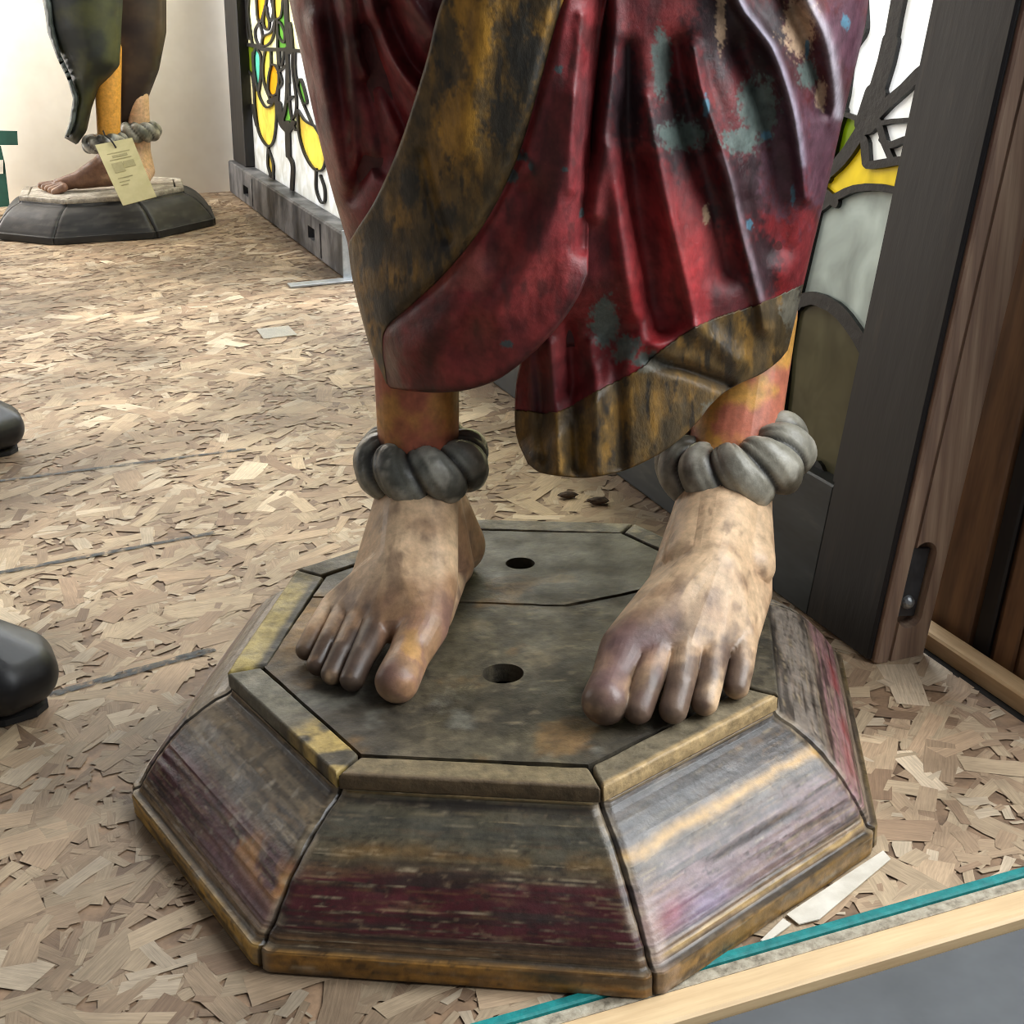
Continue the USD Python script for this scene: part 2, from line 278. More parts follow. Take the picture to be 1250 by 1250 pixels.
# dark weathered patches and the paler worn field
nn = fb2(V[:, 0] * 4, V[:, 1] * 4, 4, 3); C = C * (1 - .45 * sst(.46, .66, nn))[:, None] * A_([1, .97, .95])
tag(obj('wood_strand', (V, Fc), 'strand', fl, cd=C, st=T), kind='stuff')
def flat_strip(p, q, w, mat_, name, parent, h=.0004, z=0.):
    p, q = A_(p), A_(q); d = (q - p) / np.linalg.norm(q - p); s = np.cross(z_, d) * w / 2
    n = max(2, int(np.linalg.norm(q - p) / .01)); pts = np.linspace(p, q, n); wob = 1 + .35 * (rng.random(n) - .5)
    top_l, top_r = pts + s * wob[:, None] + z_ * (z + h), pts - s * wob[:, None] + z_ * (z + h)
    fr = np.stack([top_l, top_r], 1); bk = fr - z_ * h
    return obj(name, shell(fr, bk), mat_, parent)
for a, b, w in (((-60, 710), (262, 650), .0065), ((60, 848), (262, 792), .0085), ((-40, 592), (300, 548), .006)):
    flat_strip(atz(*a), atz(*b), w, 'chalk_line', 'printed_line', fl, .00015)

# edge: teal tape, rough board edge, pine nosing and grey fascia
ev0, ev1 = -.9, .5
tag(obj('teal_strip', ubox(UE - .006, UE, ev0, VEDGE + .02, -.006, .0012, .001), 'teal_tape'), 'narrow teal strip along the near edge of the platform', 'strip', None, None)
tag(obj('edge_board', ubox(UE - .0135, UE - .0062, ev0, .25, -.03, -.0005, .0008), 'osb_edge'), 'rough pale board edge between the teal strip and the pine batten', 'board')
tag(obj('pine_batten', ubox(UE - .0325, UE - .0137, ev0, .3, -.03, .0, .0015), 'pine'), 'planed pale pine batten capping the platform edge above the grey panel', 'batten')
struct('trim_1', ubox(UE - .60, UE - .034, ev0, .6, -.06, -.004, .002), 'grey_paint', 'grey painted ledge in front of the pine batten')
# right edge: pine strip with a dark gap in front of the leaning door
sA, sB = atz(1132, 770), atz(1250, 858)
vS = float(((sA - O_) @ v_ + (sB - O_) @ v_) / 2)
tag(obj('pine_strip', ubox(UE - .0, .34, vS - .006, vS + .010, -.03, .006, .0015), 'pine_side'), 'pale pine strip on the floor edge at the foot of the brown door', 'strip')
obj_gap = struct('trim_2', ubox(UE, .9, VEDGE + .0005, vS - .0065, -.03, -.006, .0005), 'dark_void', 'dark gap between the platform floor and the pine strip')

# ================================================================== walls
bw = struct('wall_back', ubox(2.545, 2.62, -1.02, .9, -.02, 1.9, .002), 'white_brick_paint', 'white painted wall behind the far statue')
pw = struct('wall_left', ubox(2.30, 2.62, -2.2, -.715, -.02, 1.9, .003), 'shaded_wall_paint', 'wall end at the far left corner, its beige shade put into the paint')
struct('wall_right', ubox(-1.2, 2.62, .42, .50, -.6, .30, .002), 'white_brick_paint', 'low wall under the window behind the stained glass')
wn = tag(UsdGeom.Xform.Define(stage, '/World/window_1').GetPrim(), 'bright window behind the stained glass', None, None, 'structure')
for uu in (-.6, .55, 1.7, 2.5): obj('mullion', ubox(uu - .02, uu + .02, .44, .48, .30, 1.6, .002), 'white_brick_paint', wn)
obj('window_sill', ubox(-.7, 2.6, .38, .52, .30, .32, .003), 'white_brick_paint', wn)
obj('window_head', ubox(-.7, 2.6, .42, .50, 1.58, 1.66, .003), 'white_brick_paint', wn)

# ================================================================== leaning stained glass panels
class Panel:
    """u along the floor, h up the leaning face, w into the thickness"""
    def __init__(s, th): s.th = th; s.e = v_ * math.sin(th) + z_ * math.cos(th); s.n = v_ * math.cos(th) - z_ * math.sin(th)
    def P(s, u, h, w=0.): return O_ + u_ * u + s.e * h + s.n * w
    def uh(s, px, py, w=0.):
        X = onplane(px, py, O_ + s.n * w, s.n) - O_; return np.stack([X @ u_, X @ s.e], -1)
    def box(s, u0, u1, h0, h1, w0, w1, b=.0015):
        pts = []
        for a in (0, 1):
            for c in (0, 1):
                for d in (0, 1):
                    for k in range(3):
                        e = [0 if k == j else b for j in range(3)]
                        pts.append(s.P((u0 + e[0], u1 - e[0])[a], (h0 + e[1], h1 - e[1])[c], (w0 + e[2], w1 - e[2])[d]))
        return box_pts(pts)
    def sheet(s, poly, w0, w1):
        m = trimesh.creation.extrude_polygon(poly, w1 - w0, engine='earcut'); q = m.vertices
        return O_ + q[:, :1] * u_ + q[:, 1:2] * s.e + (q[:, 2:] + w0) * s.n, m.faces[:, ::-1]
PRINT = False
def lead_and_panes(pan, root, lines, rect, seeds, wg, lw_extra, extra, mat_default, prefix=''):
    """lines: traced [(width px, points)], extra: [(width m, points in u,h)]"""
    shapes = []; base_l = [LineString(p) for _, p in lines]
    def closed(i, pts):
        pts = list(pts)
        if pts[0] == pts[-1]: return pts
        for end in (0, -1):
            q = Point(pts[end]); best = min(((g.distance(q), k) for k, g in enumerate(base_l) if k != i), default=(99, 0))
            if 0 < best[0] < lw_extra:
                g = base_l[best[1]]; n = g.interpolate(g.project(q)); pts = [(n.x, n.y)] + pts if end == 0 else pts + [(n.x, n.y)]
        return pts
    lines = [(w, closed(i, p)) for i, (w, p) in enumerate(lines)]
    for wpx, pts in lines:
        q = LineString(poly_at(pts, np.linspace(0, 1, 6 * len(pts)))).buffer(wpx / 2, 4)
        ex = A_(q.exterior.coords); shapes.append(Polygon(pan.uh(ex[:, 0], ex[:, 1], wg), [pan.uh(A_(i.coords)[:, 0], A_(i.coords)[:, 1], wg) for i in q.interiors]).buffer(0))
    for wm, pts in extra: shapes.append(LineString(pts).buffer(wm / 2, 3))
    L = unary_union(shapes).intersection(rect).buffer(0).simplify(.0004)
    geoms = [g for g in getattr(L, 'geoms', [L]) if g.area > 1e-6]
    obj('lead_came', join([pan.sheet(g, wg - .004, wg + .006) for g in geoms]), 'lead', root)
    sd = [(pan.uh(x, y, wg), c) for x, y, c in seeds]
    rest = rect.difference(L.buffer(.00001)); out = sorted([g for g in getattr(rest, 'geoms', [rest]) if g.area > 1.5e-6], key=lambda g: g.centroid.x)
    for g in out:
        if PRINT: print('pane', g.area, [k for p, k in sd if g.contains(Point(*p))])
        c = g.representative_point(); bestd, best = 9, mat_default
        inside = [k for p, k in sd if g.contains(Point(*p))]
        if inside: best = next((k for k in ('white', 'cream') if k in inside), inside[0])
        else:
            for p, k in sd:
                d = math.hypot((p[0] - c.x), (p[1] - c.y))
                if d < bestd and d < .05: bestd, best = d, k
        obj('glass_pane', pan.sheet(g, wg - .0005, wg + .0025), 'glass_' + best, root)

# ---- near panel, leaning at the right
p2 = Panel(.158); H2 = .64
r2 = thing('stained_glass_panel', 'dark wooden sash of stained glass with pale ovals, leaning right of the near statue', 'stained glass window')
TH = .044
slot = m3.Manifold.batch_hull([m3.Manifold.cylinder(.018, .0095, .0095, 24).translate([.0245, y, 0]) for y in (.036, .080)])
def slot_at(): # a round ended mortise in the sash's near end
    M4 = np.stack([p2.n, p2.e, -u_, O_ + u_ * .012], 1); return slot.transform(M4.astype(np.float64))
stile = p2.box(.0, .082, .0, H2, .004, TH) - p2.box(-.01, .003, -.01, H2 + .1, .014, .0165) 
try: stile = stile - slot_at()
except Exception as ex: print('slot', ex)
obj('stile', stile, 'sash_wood', r2)
obj('moulding', p2.box(.004, .082, .0015, H2, .0, .0045), 'sash_dark', r2)  # thin dark sheet that gives the stile face its shade
obj('moulding', p2.box(.072, .090, .102, H2, .004, .016), 'sash_dark', r2)
M4 = np.stack([p2.n, p2.e, -u_, O_ - u_ * -.011], 1)
obj('latch_plate', p2.box(.0055, .0085, .033, .083, .0165, .0325, .0006), 'rail_grey', r2)
obj('bolt', m3.Manifold.sphere(.005, 16).transform(np.stack([p2.n, p2.e, -u_, p2.P(.0055, .044, .0235)], 1)), 'zinc', r2)
obj('rail', p2.box(.083, 1.10, 0, .101, .002, TH), 'rail_dark', r2)
obj('stile', p2.box(1.03, 1.10, .1015, H2, .002, TH), 'sash_dark', r2)
L2 = [(7, [(1058, -60), (1058, 0), (1059, 37), (1047, 58), (1041, 83), (1037, 116), (1032, 135)]), (13, [(1032, 135), (1024, 158), (1018, 187), (1013, 214)]),
      (15, [(1116, -70), (1101, 0), (1092, 50)]), (19, [(1092, 50), (1085, 80), (1074, 115)]), (26, [(1074, 115), (1066, 140), (1062, 152)]), (14, [(1062, 150), (1043, 181), (1028, 200), (1010, 216)]),
      (13, [(1150, 72), (1125, 92), (1110, 108), (1089, 126), (1070, 145)]), (6, [(1024, 134), (1043, 143), (1060, 147)]), (6, [(1062, 160), (1085, 150), (1112, 148), (1135, 146)]),
      (10, [(1060, 172), (1062, 190), (1064, 202), (1080, 200), (1100, 197), (1135, 192)]), (8, [(1078, 150), (1085, 176), (1092, 192)]), (8, [(1082, 172), (1092, 178), (1106, 172), (1132, 166)]),
      (9, [(985, 276), (1002, 258), (1022, 243), (1047, 231), (1076, 229), (1104, 234), (1140, 243)]), (16, [(972, 372), (986, 366), (1001, 365), (1025, 377), (1046, 401), (1064, 432), (1088, 482)]),
      (8, [(1002, 258), (992, 301), (976, 371), (966, 422), (962, 470), (940, 660)]), (8, [(960, -50), (1220, -52)]), (10, [(984, 596), (999, 566), (1014, 596)]), (7, [(1015, 212), (1000, 240), (985, 280)])]
S2 = [(1075, 60, 'white'), (1120, 40, 'white'), (1055, 100, 'cream'), (1033, 170, 'olive'), (1092, 136, 'yellow'), (1101, 138, 'yellow'), (1095, 161, 'amber'), (1106, 160, 'amber'), (1073, 180, 'white'), (1060, 215, 'lemon'), (1025, 232, 'lemon'), (1085, 218, 'lemon'),
      (1045, 300, 'pearl'), (1005, 420, 'fog'), (1010, 500, 'fog'), (1065, 380, 'pearl'), (1030, 110, 'cream')]
rect2 = sbox(.080, .10, 1.032, .625)
ex2 = [(.008, [(.315, .3), (.24, .31), (.17, .29)])] + [(.008, [(a, .1), (a - .03, .5), (a, .95)]) for a in (.33, .48, .63, .78, .92)] + [(.008, [(.22, b), (.5, b + .04), (1.04, b)]) for b in (.25, .42, .6, .78)] + [(.008, [(.08, .6), (.3, .64)]), (.008, [(.08, .75), (.3, .78)])]
lead_and_panes(p2, r2, L2, rect2, S2, .020, 14, ex2, 'cream')

# ---- far panel
p1 = Panel(.035); H1 = .64
r1 = thing('stained_glass_panel', 'far stained glass window of small yellow and green leaves, black frame on grey rail', 'stained glass window')
U0, U1 = 1.43, 2.515
railm = p1.box(U0, U1, .0, .072, -.012, .045, .003)
for px, py, w, h in ((380, 285, .026, .014), (300, 233, .03, .013)):
    c = p1.uh(px, py, -.012); railm = railm - p1.box(c[0] - w, c[0] + w, c[1] - h / 1.3, c[1] + h / 1.3, -.03, .012, .0005)
for px in (391, 308):
    c = p1.uh(px, 285 if px > 350 else 236, -.012); railm = railm - p1.box(c[0] - .005, c[0] + .005, .006, .064, -.03, -.004, .0003)
obj('rail', railm, 'rail_grey', r1)
obj('slot_back', join([p1.box(U0 + .02, U1 - .02, .004, .066, .013, .016)]), 'dark_void', r1)
obj('stile', p1.box(2.36, U1 - .003, .0725, H1, .0, .045), 'sash_dark', r1)
obj('stile', p1.box(U0, U0 + .05, .0725, H1, .0, .045), 'sash_dark', r1)
L1 = [(2.2, q) for q in ([(305, -40), (305, 0), (304.5, 17), (309.6, 55)], [(302, -20), (302, 0), (303, 29), (305, 47)], [(314.6, -10), (314.6, 0), (316, 21.6), (319.7, 27), (324, 14), (327, 0), (327, -12)],
      [(327, 8.6), (328, 19), (332, 26), (335.5, 14), (333, 0), (331, -8)], [(324, 14), (323, 26), (325, 34.6), (329, 36), (330.5, 29), (328, 16)], [(317.5, 28), (313, 37.5), (314.6, 50), (319.7, 55.5), (322, 44.6), (319.7, 31.7), (317.5, 28)],
      [(337.7, 24.5), (333, 39), (323, 44.6), (322, 56), (330.5, 53), (336, 41.8), (337.7, 24.5)], [(335.5, -10), (335.5, 0), (337, 21.6), (340.6, 23), (345, 18.7), (347, 0), (347, -12)], [(340.6, 23), (340.6, 58)],
      [(340.6, 29), (342, 44.6), (348.5, 52), (349, 39), (343.4, 27), (340.6, 29)], [(313, 59), (311, 72), (313, 94), (317, 112), (319.7, 94), (319.7, 69), (316, 60.5)], [(301.7, 64), (301.7, 70.6), (300, 80.6), (309, 92), (311.8, 109)],
      [(310, 66), (311.8, 100)], [(325.4, 60.5), (322.6, 80.6), (324, 101), (330.5, 119.5), (333, 124)], [(332, 60.5), (332.6, 78), (329.8, 92), (329, 109.4), (333, 116.6), (340.6, 112), (342, 93.6), (340.6, 60.5)],
      [(332.6, 78.5), (337.7, 80), (341, 86)], [(342.7, 62), (343.4, 76), (346, 80), (348.5, 63)], [(319.7, 95), (317.5, 114), (324.7, 129.6), (332, 129.6), (337.7, 121)],
      [(311.8, 106.6), (312.5, 126.7), (316, 155.5), (321.8, 171), (329.8, 178.6), (336, 170), (339, 144), (338.4, 122)], [(342, 101), (341, 130), (345, 144), (350.6, 125), (352, 79)], [(345, 152.6), (350.6, 134), (353, 101)], [(354, 101), (356, 134), (362, 158)],
      [(359, 62), (359, 86), (363.6, 122), (362, 140), (357, 146)], [(329, 179), (328.4, 200), (331.6, 213)], [(330, 184), (335, 200), (335, 214)], [(365, 137), (367, 165), (374, 189), (385, 206), (396, 206), (402, 180)],
      [(387.6, 210), (387.6, 230), (393, 246), (398, 246), (398, 230), (393, 214)], [(362, 62), (362, 83.5), (365, 104), (371, 124), (382, 150)], [(365, 104), (369, 96.5), (376.6, 124)], [(362, 140), (365, 134), (373.7, 147), (386, 154)],
      [(309, 128), (304.6, 137), (304.6, 162), (306, 200)], [(309, 128), (314.6, 152.6)], [(342, 86), (346, 100), (342, 108)])]
L1 += [(2.5, q) for q in ([(296, -9), (420, -9)], [(340, 112), (342, 101)], [(331.6, 213), (331.6, 226)], [(386, 154), (404, 184)], [(311.8, 112), (311.8, 104)], [(335, 214), (335, 226)], [(353, 78), (342, 88)], [(359, 118), (353, 124)])]
L1 += [(4.5, [(290, 54), (313, 55.5), (323, 60), (350.6, 60.5), (364, 62), (420, 66)]), (5, [(349, -30), (350.6, 0), (352, 29), (355, 62)]), (3, [(356, 30), (359, 62)]), (4, [(352, 60), (353, 80), (354, 100)]),
       (6, [(353, 150), (353, 162), (354, 190)]), (4, [(354, 190), (359, 202), (358, 232)]), (7, [(342, 128), (346, 150), (352, 158)]), (6, [(360, 150), (354, 160)]), (6, [(331, 124), (338, 120)])]
S1 = [(320, 10, 'amber'), (327, 25, 'yellow'), (331, 10, 'white'), (298, 20, 'cream'), (303, 40, 'cream'), (310, 20, 'cream'), (317, 42, 'white'), (330, 45, 'yellow'), (337, 48, 'cream'), (346, 44, 'green'), (341, 10, 'yellow'), (337, 8, 'green'), (306, 78, 'olive'),
      (316, 85, 'aqua'), (326, 90, 'yellow'), (337, 100, 'amber'), (335, 70, 'cream'), (345, 70, 'white'), (346, 90, 'yellow'), (303, 110, 'white'), (322, 115, 'cream'), (327, 150, 'yellow'), (346, 120, 'white'), (352, 130, 'green'), (360, 110, 'white'), (366, 90, 'green'),
      (372, 115, 'green'), (378, 140, 'aqua'), (310, 170, 'white'), (345, 190, 'white'), (375, 160, 'yellow'), (385, 190, 'yellow'), (365, 195, 'white'), (375, 215, 'cream'), (393, 232, 'cream'), (403, 230, 'yellow'), (310, 195, 'cream'), (331, 200, 'yellow')]
rect1 = sbox(U0 + .045, .068, 2.37, .625)
ex1 = [(.010, [(a, .5), (a, .95)]) for a in (1.6, 1.78, 1.96, 2.14, 2.27)] + [(.006, [(1.4, b), (2.4, b)]) for b in (.52, .68, .83)] + [(.01, [(1.53, .05), (1.55, .5)])]
lead_and_panes(p1, r1, L1, rect1, S1, .022, 6, ex1, 'cream')
# angle bracket at its near end
br = thing('angle_bracket', 'small galvanised angle bracket at the near end of the grey rail', 'bracket')
b0 = G(U0 - .004, 0, 0)
obj('upright', p1.box(U0 - .0035, U0 - .0003, .0, .078, -.014, .006, .0005), 'zinc', br)
obj('foot_plate', ubox(U0 - .0085 - .02, U0 - .0004 - .002, -.105, .006, .0002, .0035, .0005), 'zinc', br)

# ---- brown door leaning at the far right, beyond the pine strip
pd = Panel(.135)
dr = thing('wooden_door', 'brown wooden door leaning at the right edge beyond the pine strip', 'door')
wd = vS + .0165
obj('door_leaf', pd.box(-.15, .072, -.0, .56, wd + .006, wd + .04), 'door_wood', dr)
for a, b in ((.0, .071), (-.085, -.05)):
    obj('stile', pd.box(a, b, -.0, .558, wd - .002, wd + .0055), 'door_wood', dr)
obj('bead', pd.box(-.018, -.002, -.0, .558, wd + .0005, wd + .0055), 'sash_dark', dr)
obj('bead', pd.box(-.042, -.022, -.0, .558, wd + .002, wd + .0055), 'door_wood', dr)

# ================================================================== octagonal pedestal builder
def octo(W, D, k):
    return A_([(-W, -D + k * D), (-W + k * W, -D), (W - k * W, -D), (W, -D + k * D), (W, D - k * D), (W - k * W, D), (-W + k * W, D), (-W, D - k * D)])
PROF = [(0, .990, .0), (.05, .999, .0008), (.11, 1.0, .0115), (.125, .997, .0128), (.14, .984, .0131), (.155, .980, .0139), (.2, .975, .0165), (.34, .962, .0215), (.46, .936, .0300), (.58, .903, .0390), (.70, .864, .0475), (.80, .823, .0540), (.88, .786, .0585), (.92, .760, .0605), (.94, .748, .0622), (.96, .744, .0640), (1, .744, .0660)]
def pedestal(parent, centre, yaw, W, D, paint_panel, paint_cap, cap_in, mat_panel, mat_top, planks, holes, detail=1., seed=0):
    c, s = math.cos(yaw), math.sin(yaw); Rm = A_([[c, s], [-s, c]])
    kb, kt = .545, .576
    def oc(t):
        z = np.interp(t, [p[0] for p in PROF], [p[2] for p in PROF]); f = np.interp(t, [p[0] for p in PROF], [p[1] for p in PROF])
        k = kb + (kt - kb) * t
        return octo(W * f, D * f, k) @ Rm, z
    root = UsdGeom.Xform.Define(stage, path_for('pedestal', parent)).GetPrim()
    ht = .0745
    # dark core inside, seen only through cracks and dowel holes
    core = []
    for t, inset in ((0, .02), (.1, .02), (.45, .02), (.85, .02)):
        o, z = oc(t); core += [(x * (1 - .05), y * (1 - .05), max(z - .004, .001)) for x, y in o]
    ctr = A_([*centre, 0.])
    pts = [p + ctr for p in A_(core)]
    obj('core', box_pts([A_(p) * 1 for p in pts]), 'dark_void', root)
    nv, nu = int(70 * detail), int(90 * detail)
    for i in range(8):
        j = (i + 1) % 8
        ts = np.sort(np.r_[np.linspace(0, 1, nv - len(PROF) + 2), [p[0] for p in PROF[1:-1]]]); rows, rows_b = [], []
        for t in ts:
            o, z = oc(t); a, b = o[i], o[j]; L = np.linalg.norm(b - a); d = (b - a) / L; nrm = A_([d[1], -d[0]])
            g0, g1 = (.0010 + .0024 * fb2(A_([t * 9.]), A_([i * 3.7 + seed]), 3)[0]), (.0010 + .0024 * fb2(A_([t * 9.]), A_([j * 5.1 + seed + 9]), 3)[0])
            x = np.linspace(g0, L - g1, nu); P = a + x[:, None] * d
            wob = (fb2(x * 12 + i * 7, np.full_like(x, t * 30), 3, seed) - .5) * .0014
            edge = np.minimum(x - g0, L - g1 - x); wob = wob - .0022 * np.exp(-(edge / .0022) ** 2)
            P3 = np.c_[P + nrm * wob[:, None], np.full(nu, z)]
            rows.append(P3); rows_b.append(np.c_[P - nrm * .014, np.full(nu, max(z - .004, .0)) if t > 0 else np.zeros(nu)])
        fr, bk = A_(rows) + ctr, A_(rows_b) + ctr
        X, Tt = np.meshgrid(np.linspace(0, 1, nu), ts)
        col = paint_panel(i, X, Tt); v, f = shell(fr, bk)
        obj('side_panel', (v, f[:, ::-1]), mat_panel, root, smooth=40 if False else False, cd=np.vstack([col.reshape(-1, 3)] * 2)) if False else _pan(root, v, f, col, mat_panel)
    # mitred cap boards
    for i in range(8):
        j = (i + 1) % 8
        oo = octo(W * .741, D * .741, kt) @ Rm; ci = cap_in[i]; io = octo(W * ci, D * ci, kt) @ Rm
        n1, n2 = int(60 * detail), max(8, int(16 * detail))
        a, b, cc, d = oo[i], oo[j], io[j], io[i]
        s1, s2 = np.linspace(0, 1, n1)[None, :, None], np.linspace(0, 1, n2)[:, None, None]
        g = .0035
        gr = (1 - s2) * ((1 - s1) * a + s1 * b) + s2 * ((1 - s1) * d + s1 * cc)
        L = np.linalg.norm(b - a); Wc = np.linalg.norm((a + b - cc - d) / 2)
        m = gr.mean((0, 1)); along = (b - a) / L; nrm = A_([along[1], -along[0]])
        # shrink a little so that the joints stay open, unevenly on the inner side
        e_in = .0006 + .0018 * fb2(np.linspace(0, 5, n1) + i * 11 + seed, np.zeros(n1), 4)
        gr = gr + (s2 ** 6) * (nrm * 1)[None, None] * e_in[None, :, None]
        gr = gr + along * (.0009 * np.where(s1 < .5, 1, -1) * np.abs(2 * s1 - 1) ** 12)
        dist = np.minimum(np.minimum(s1, 1 - s1) * L, np.minimum(s2, 1 - s2) * Wc)[..., 0]
        rr = .0012; dz = -rr * (1 - np.sqrt(np.clip(1 - (1 - np.minimum(dist / rr, 1)) ** 2, 0, 1)))
        lift = (fb2(A_([i * 3.3 + seed]), A_([.5]), 2)[0] - .5) * .0016
        zz = ht + lift + dz + (fb2(gr[..., 0] * 60, gr[..., 1] * 60, 3, seed) - .5) * .0012
        fr = np.dstack([gr, zz]) + ctr; bk = np.dstack([gr, np.full(zz.shape, ht - .0085)]) + ctr
        col = paint_cap(i, np.broadcast_to(s1[..., 0], zz.shape), np.broadcast_to(s2[..., 0], zz.shape), gr)
        v, f = shell(fr, bk); _pan(root, v, f, col, mat_top, 'cap_board')
    # planks inside the cap
    ci = min(cap_in) - .004; inner = Polygon(octo(W * (max(cap_in) - .002), D * (max(cap_in) - .002), kt))
    io = [octo(W * q, D * q, kt) for q in cap_in]
    inner = Polygon([(np.linalg.norm(io[i][i]) and io[i][i]) for i in range(8)]).buffer(-.0008)
    cuts = planks(W, D)
    for g, zofs in cuts:
        g = g.intersection(inner).buffer(-.0005)
        for q in holes: g = g.difference(Point(q[0], q[1]).buffer(q[2], 20))
        for part in getattr(g, 'geoms', [g]):
            if part.area < 1e-5: continue
            m = trimesh.creation.extrude_polygon(part, .010, engine='earcut')
            m = m.subdivide_to_size(.0035 if detail > 1 else .008)
            w = A_(m.vertices); xy = w[:, :2] @ Rm
            topm = w[:, 2] > .009
            z = np.where(topm, ht - .0005 + zofs + (fb2(xy[:, 0] * 50, xy[:, 1] * 50, 3, seed + 5) - .5) * .0012, ht - .012)
            v = np.c_[xy, z] + ctr
            col = paint_cap(9, w[:, 0], w[:, 1], xy)
            obj('plank', (v, A_(m.faces)), mat_top, root, cd=col)
    return root
def _pan(root, v, f, col, mat_, name='side_panel'):
    # orient outward
    t = trimesh.Trimesh(v, f, process=False)
    if t.volume < 0: f = f[:, ::-1]
    obj(name, (v, f), mat_, root, smooth=True, cd=np.vstack([col.reshape(-1, 3)] * 2))

# ================================================================== the main statue
ST = thing('statue', 'near painted wooden statue of a barefoot robed figure with silver anklets on an octagonal base', 'statue')
YAW = -.136; W0, D0 = .21, .2325
def paint_panel(i, X, T):
    x = X * 3 + i * 5.3
    wob = (fb2(x * 2.2, T * 6, 4, 11) - .5) * .16
    t = T + wob * .6
    st = fb2(x * .9, T * 30, 5, 21); st2 = fb2(x * 4, T * 60, 4, 31); bl = fb2(x * 3, T * 5, 4, 41)
    c = np.broadcast_to(lin((84, 74, 56)), X.shape + (3,)).copy()
    pal = {0: ((112, 98, 78), (92, 56, 60), (128, 104, 76), (186, 146, 70)), 1: ((80, 73, 57), (66, 24, 28), (92, 68, 44), (146, 104, 46)), 2: ((100, 94, 90), (126, 106, 106), (126, 104, 82), (136, 104, 56)),
           3: ((128, 118, 108), (148, 112, 112), (140, 122, 106), (130, 108, 70)), 7: ((126, 118, 108), (128, 104, 104), (130, 120, 108), (120, 96, 66))}
    p = pal.get(i, pal[7])
    c = mixc(c, p[0], sst(.62, .74, t)); c = mixc(c, p[1], sst(.27, .34, t) * (1 - sst(.58, .70, t))); c = mixc(c, p[2], sst(.12, .17, t) * (1 - sst(.25, .31, t))); c = mixc(c, p[3], 1 - sst(.11, .145, T + wob * .15))
    # long streaks of rubbed paint
    c = mixc(c, (40, 33, 28), .8 * sst(.50, .64, st)); c = mixc(c, p[2], .5 * sst(.52, .68, st2)); c = mixc(c, (172, 150, 112), .35 * sst(.6, .72, fb2(x * 1.1, T * 50, 4, 51)))
    f1, f2 = fb2(X * 9 + i * 7, T * 110, 5, 95), fb2(X * 34 + i * 3, T * 46, 5, 96)
    c = mixc(c, (30, 25, 22), .6 * sst(.52, .66, f1)); c = mixc(c, (176, 158, 128), .45 * sst(.60, .72, f1)); c = mixc(c, (34, 28, 24), .6 * sst(.60, .70, f2)); c = mixc(c, (140, 118, 92), .3 * (1 - sst(.28, .40, f2)))
    if i == 1: c = mixc(c, (40, 28, 24), .7 * np.exp(-((t - .27) / .05) ** 2)); c = mixc(c, (62, 62, 54), .6 * np.exp(-((t - .84) / .07) ** 2)); c = mixc(c, (122, 92, 50), .5 * np.exp(-((t - .72) / .03) ** 2) * sst(.35, .6, bl))
    if i == 0:
        c = mixc(c, (205, 150, 88), .85 * sst(.34, .5, bl) * np.exp(-((T - .5) / .10) ** 2) * sst(.5, .8, X)); c = mixc(c, (116, 84, 92), .7 * np.exp(-((T - .36) / .1) ** 2) * sst(.4, .7, X))
        c = mixc(c, (58, 54, 48), .7 * sst(.5, .62, fb2(x * 5, T * 9, 4, 61)) * sst(.6, .7, T)); c = mixc(c, (160, 152, 138), .4 * sst(.62, .70, fb2(x * 7, T * 14, 3, 71)))
    if i == 2:
        c = mixc(c, (150, 70, 78), .7 * np.exp(-((T - .42) / .07) ** 2 - ((X - .1) / .12) ** 2)); c = mixc(c, (126, 116, 140), .7 * np.exp(-((T - .38) / .09) ** 2 - ((X - .25) / .13) ** 2)); c = mixc(c, (66, 66, 66), .8 * np.exp(-((T - .86) / .07) ** 2) * sst(.8, .3, X))
        c = mixc(c, (196, 156, 94), .8 * np.exp(-((t - .74) / .025) ** 2)); c = mixc(c, (200, 168, 110), .6 * np.exp(-((t - .2) / .02) ** 2))
        c = mixc(c, (186, 164, 152), .6 * np.exp(-((X - .02) / .05) ** 2) * sst(.4, .55, bl) * (1 - sst(.5, .6, T)))
    if i == 3: c = mixc(c, (140, 56, 60), .8 * np.exp(-((T - .42) / .07) ** 2) * sst(.35, .55, fb2(x * 2, T * 3, 3, 81)))
    c = mixc(c, (150, 124, 78), .5 * np.exp(-((T - .985) / .014) ** 2)); c = mixc(c, (30, 25, 20), .9 * np.exp(-((T - .935) / .012) ** 2)); c = mixc(c, (44, 34, 24), .7 * np.exp(-((T - .14) / .012) ** 2))  # thin shadow line below the cap edge put into the colour
    ed = np.minimum(X, 1 - X); c = mixc(c, (176, 158, 132), .6 * np.exp(-(ed / .018) ** 2) * sst(.42, .6, fb2(X * 9 + i, T * 14, 4, 91))); c = mixc(c, (26, 22, 18), (.8 if i in (0, 7) else .5) * np.exp(-(ed / .0045) ** 2))
    return c
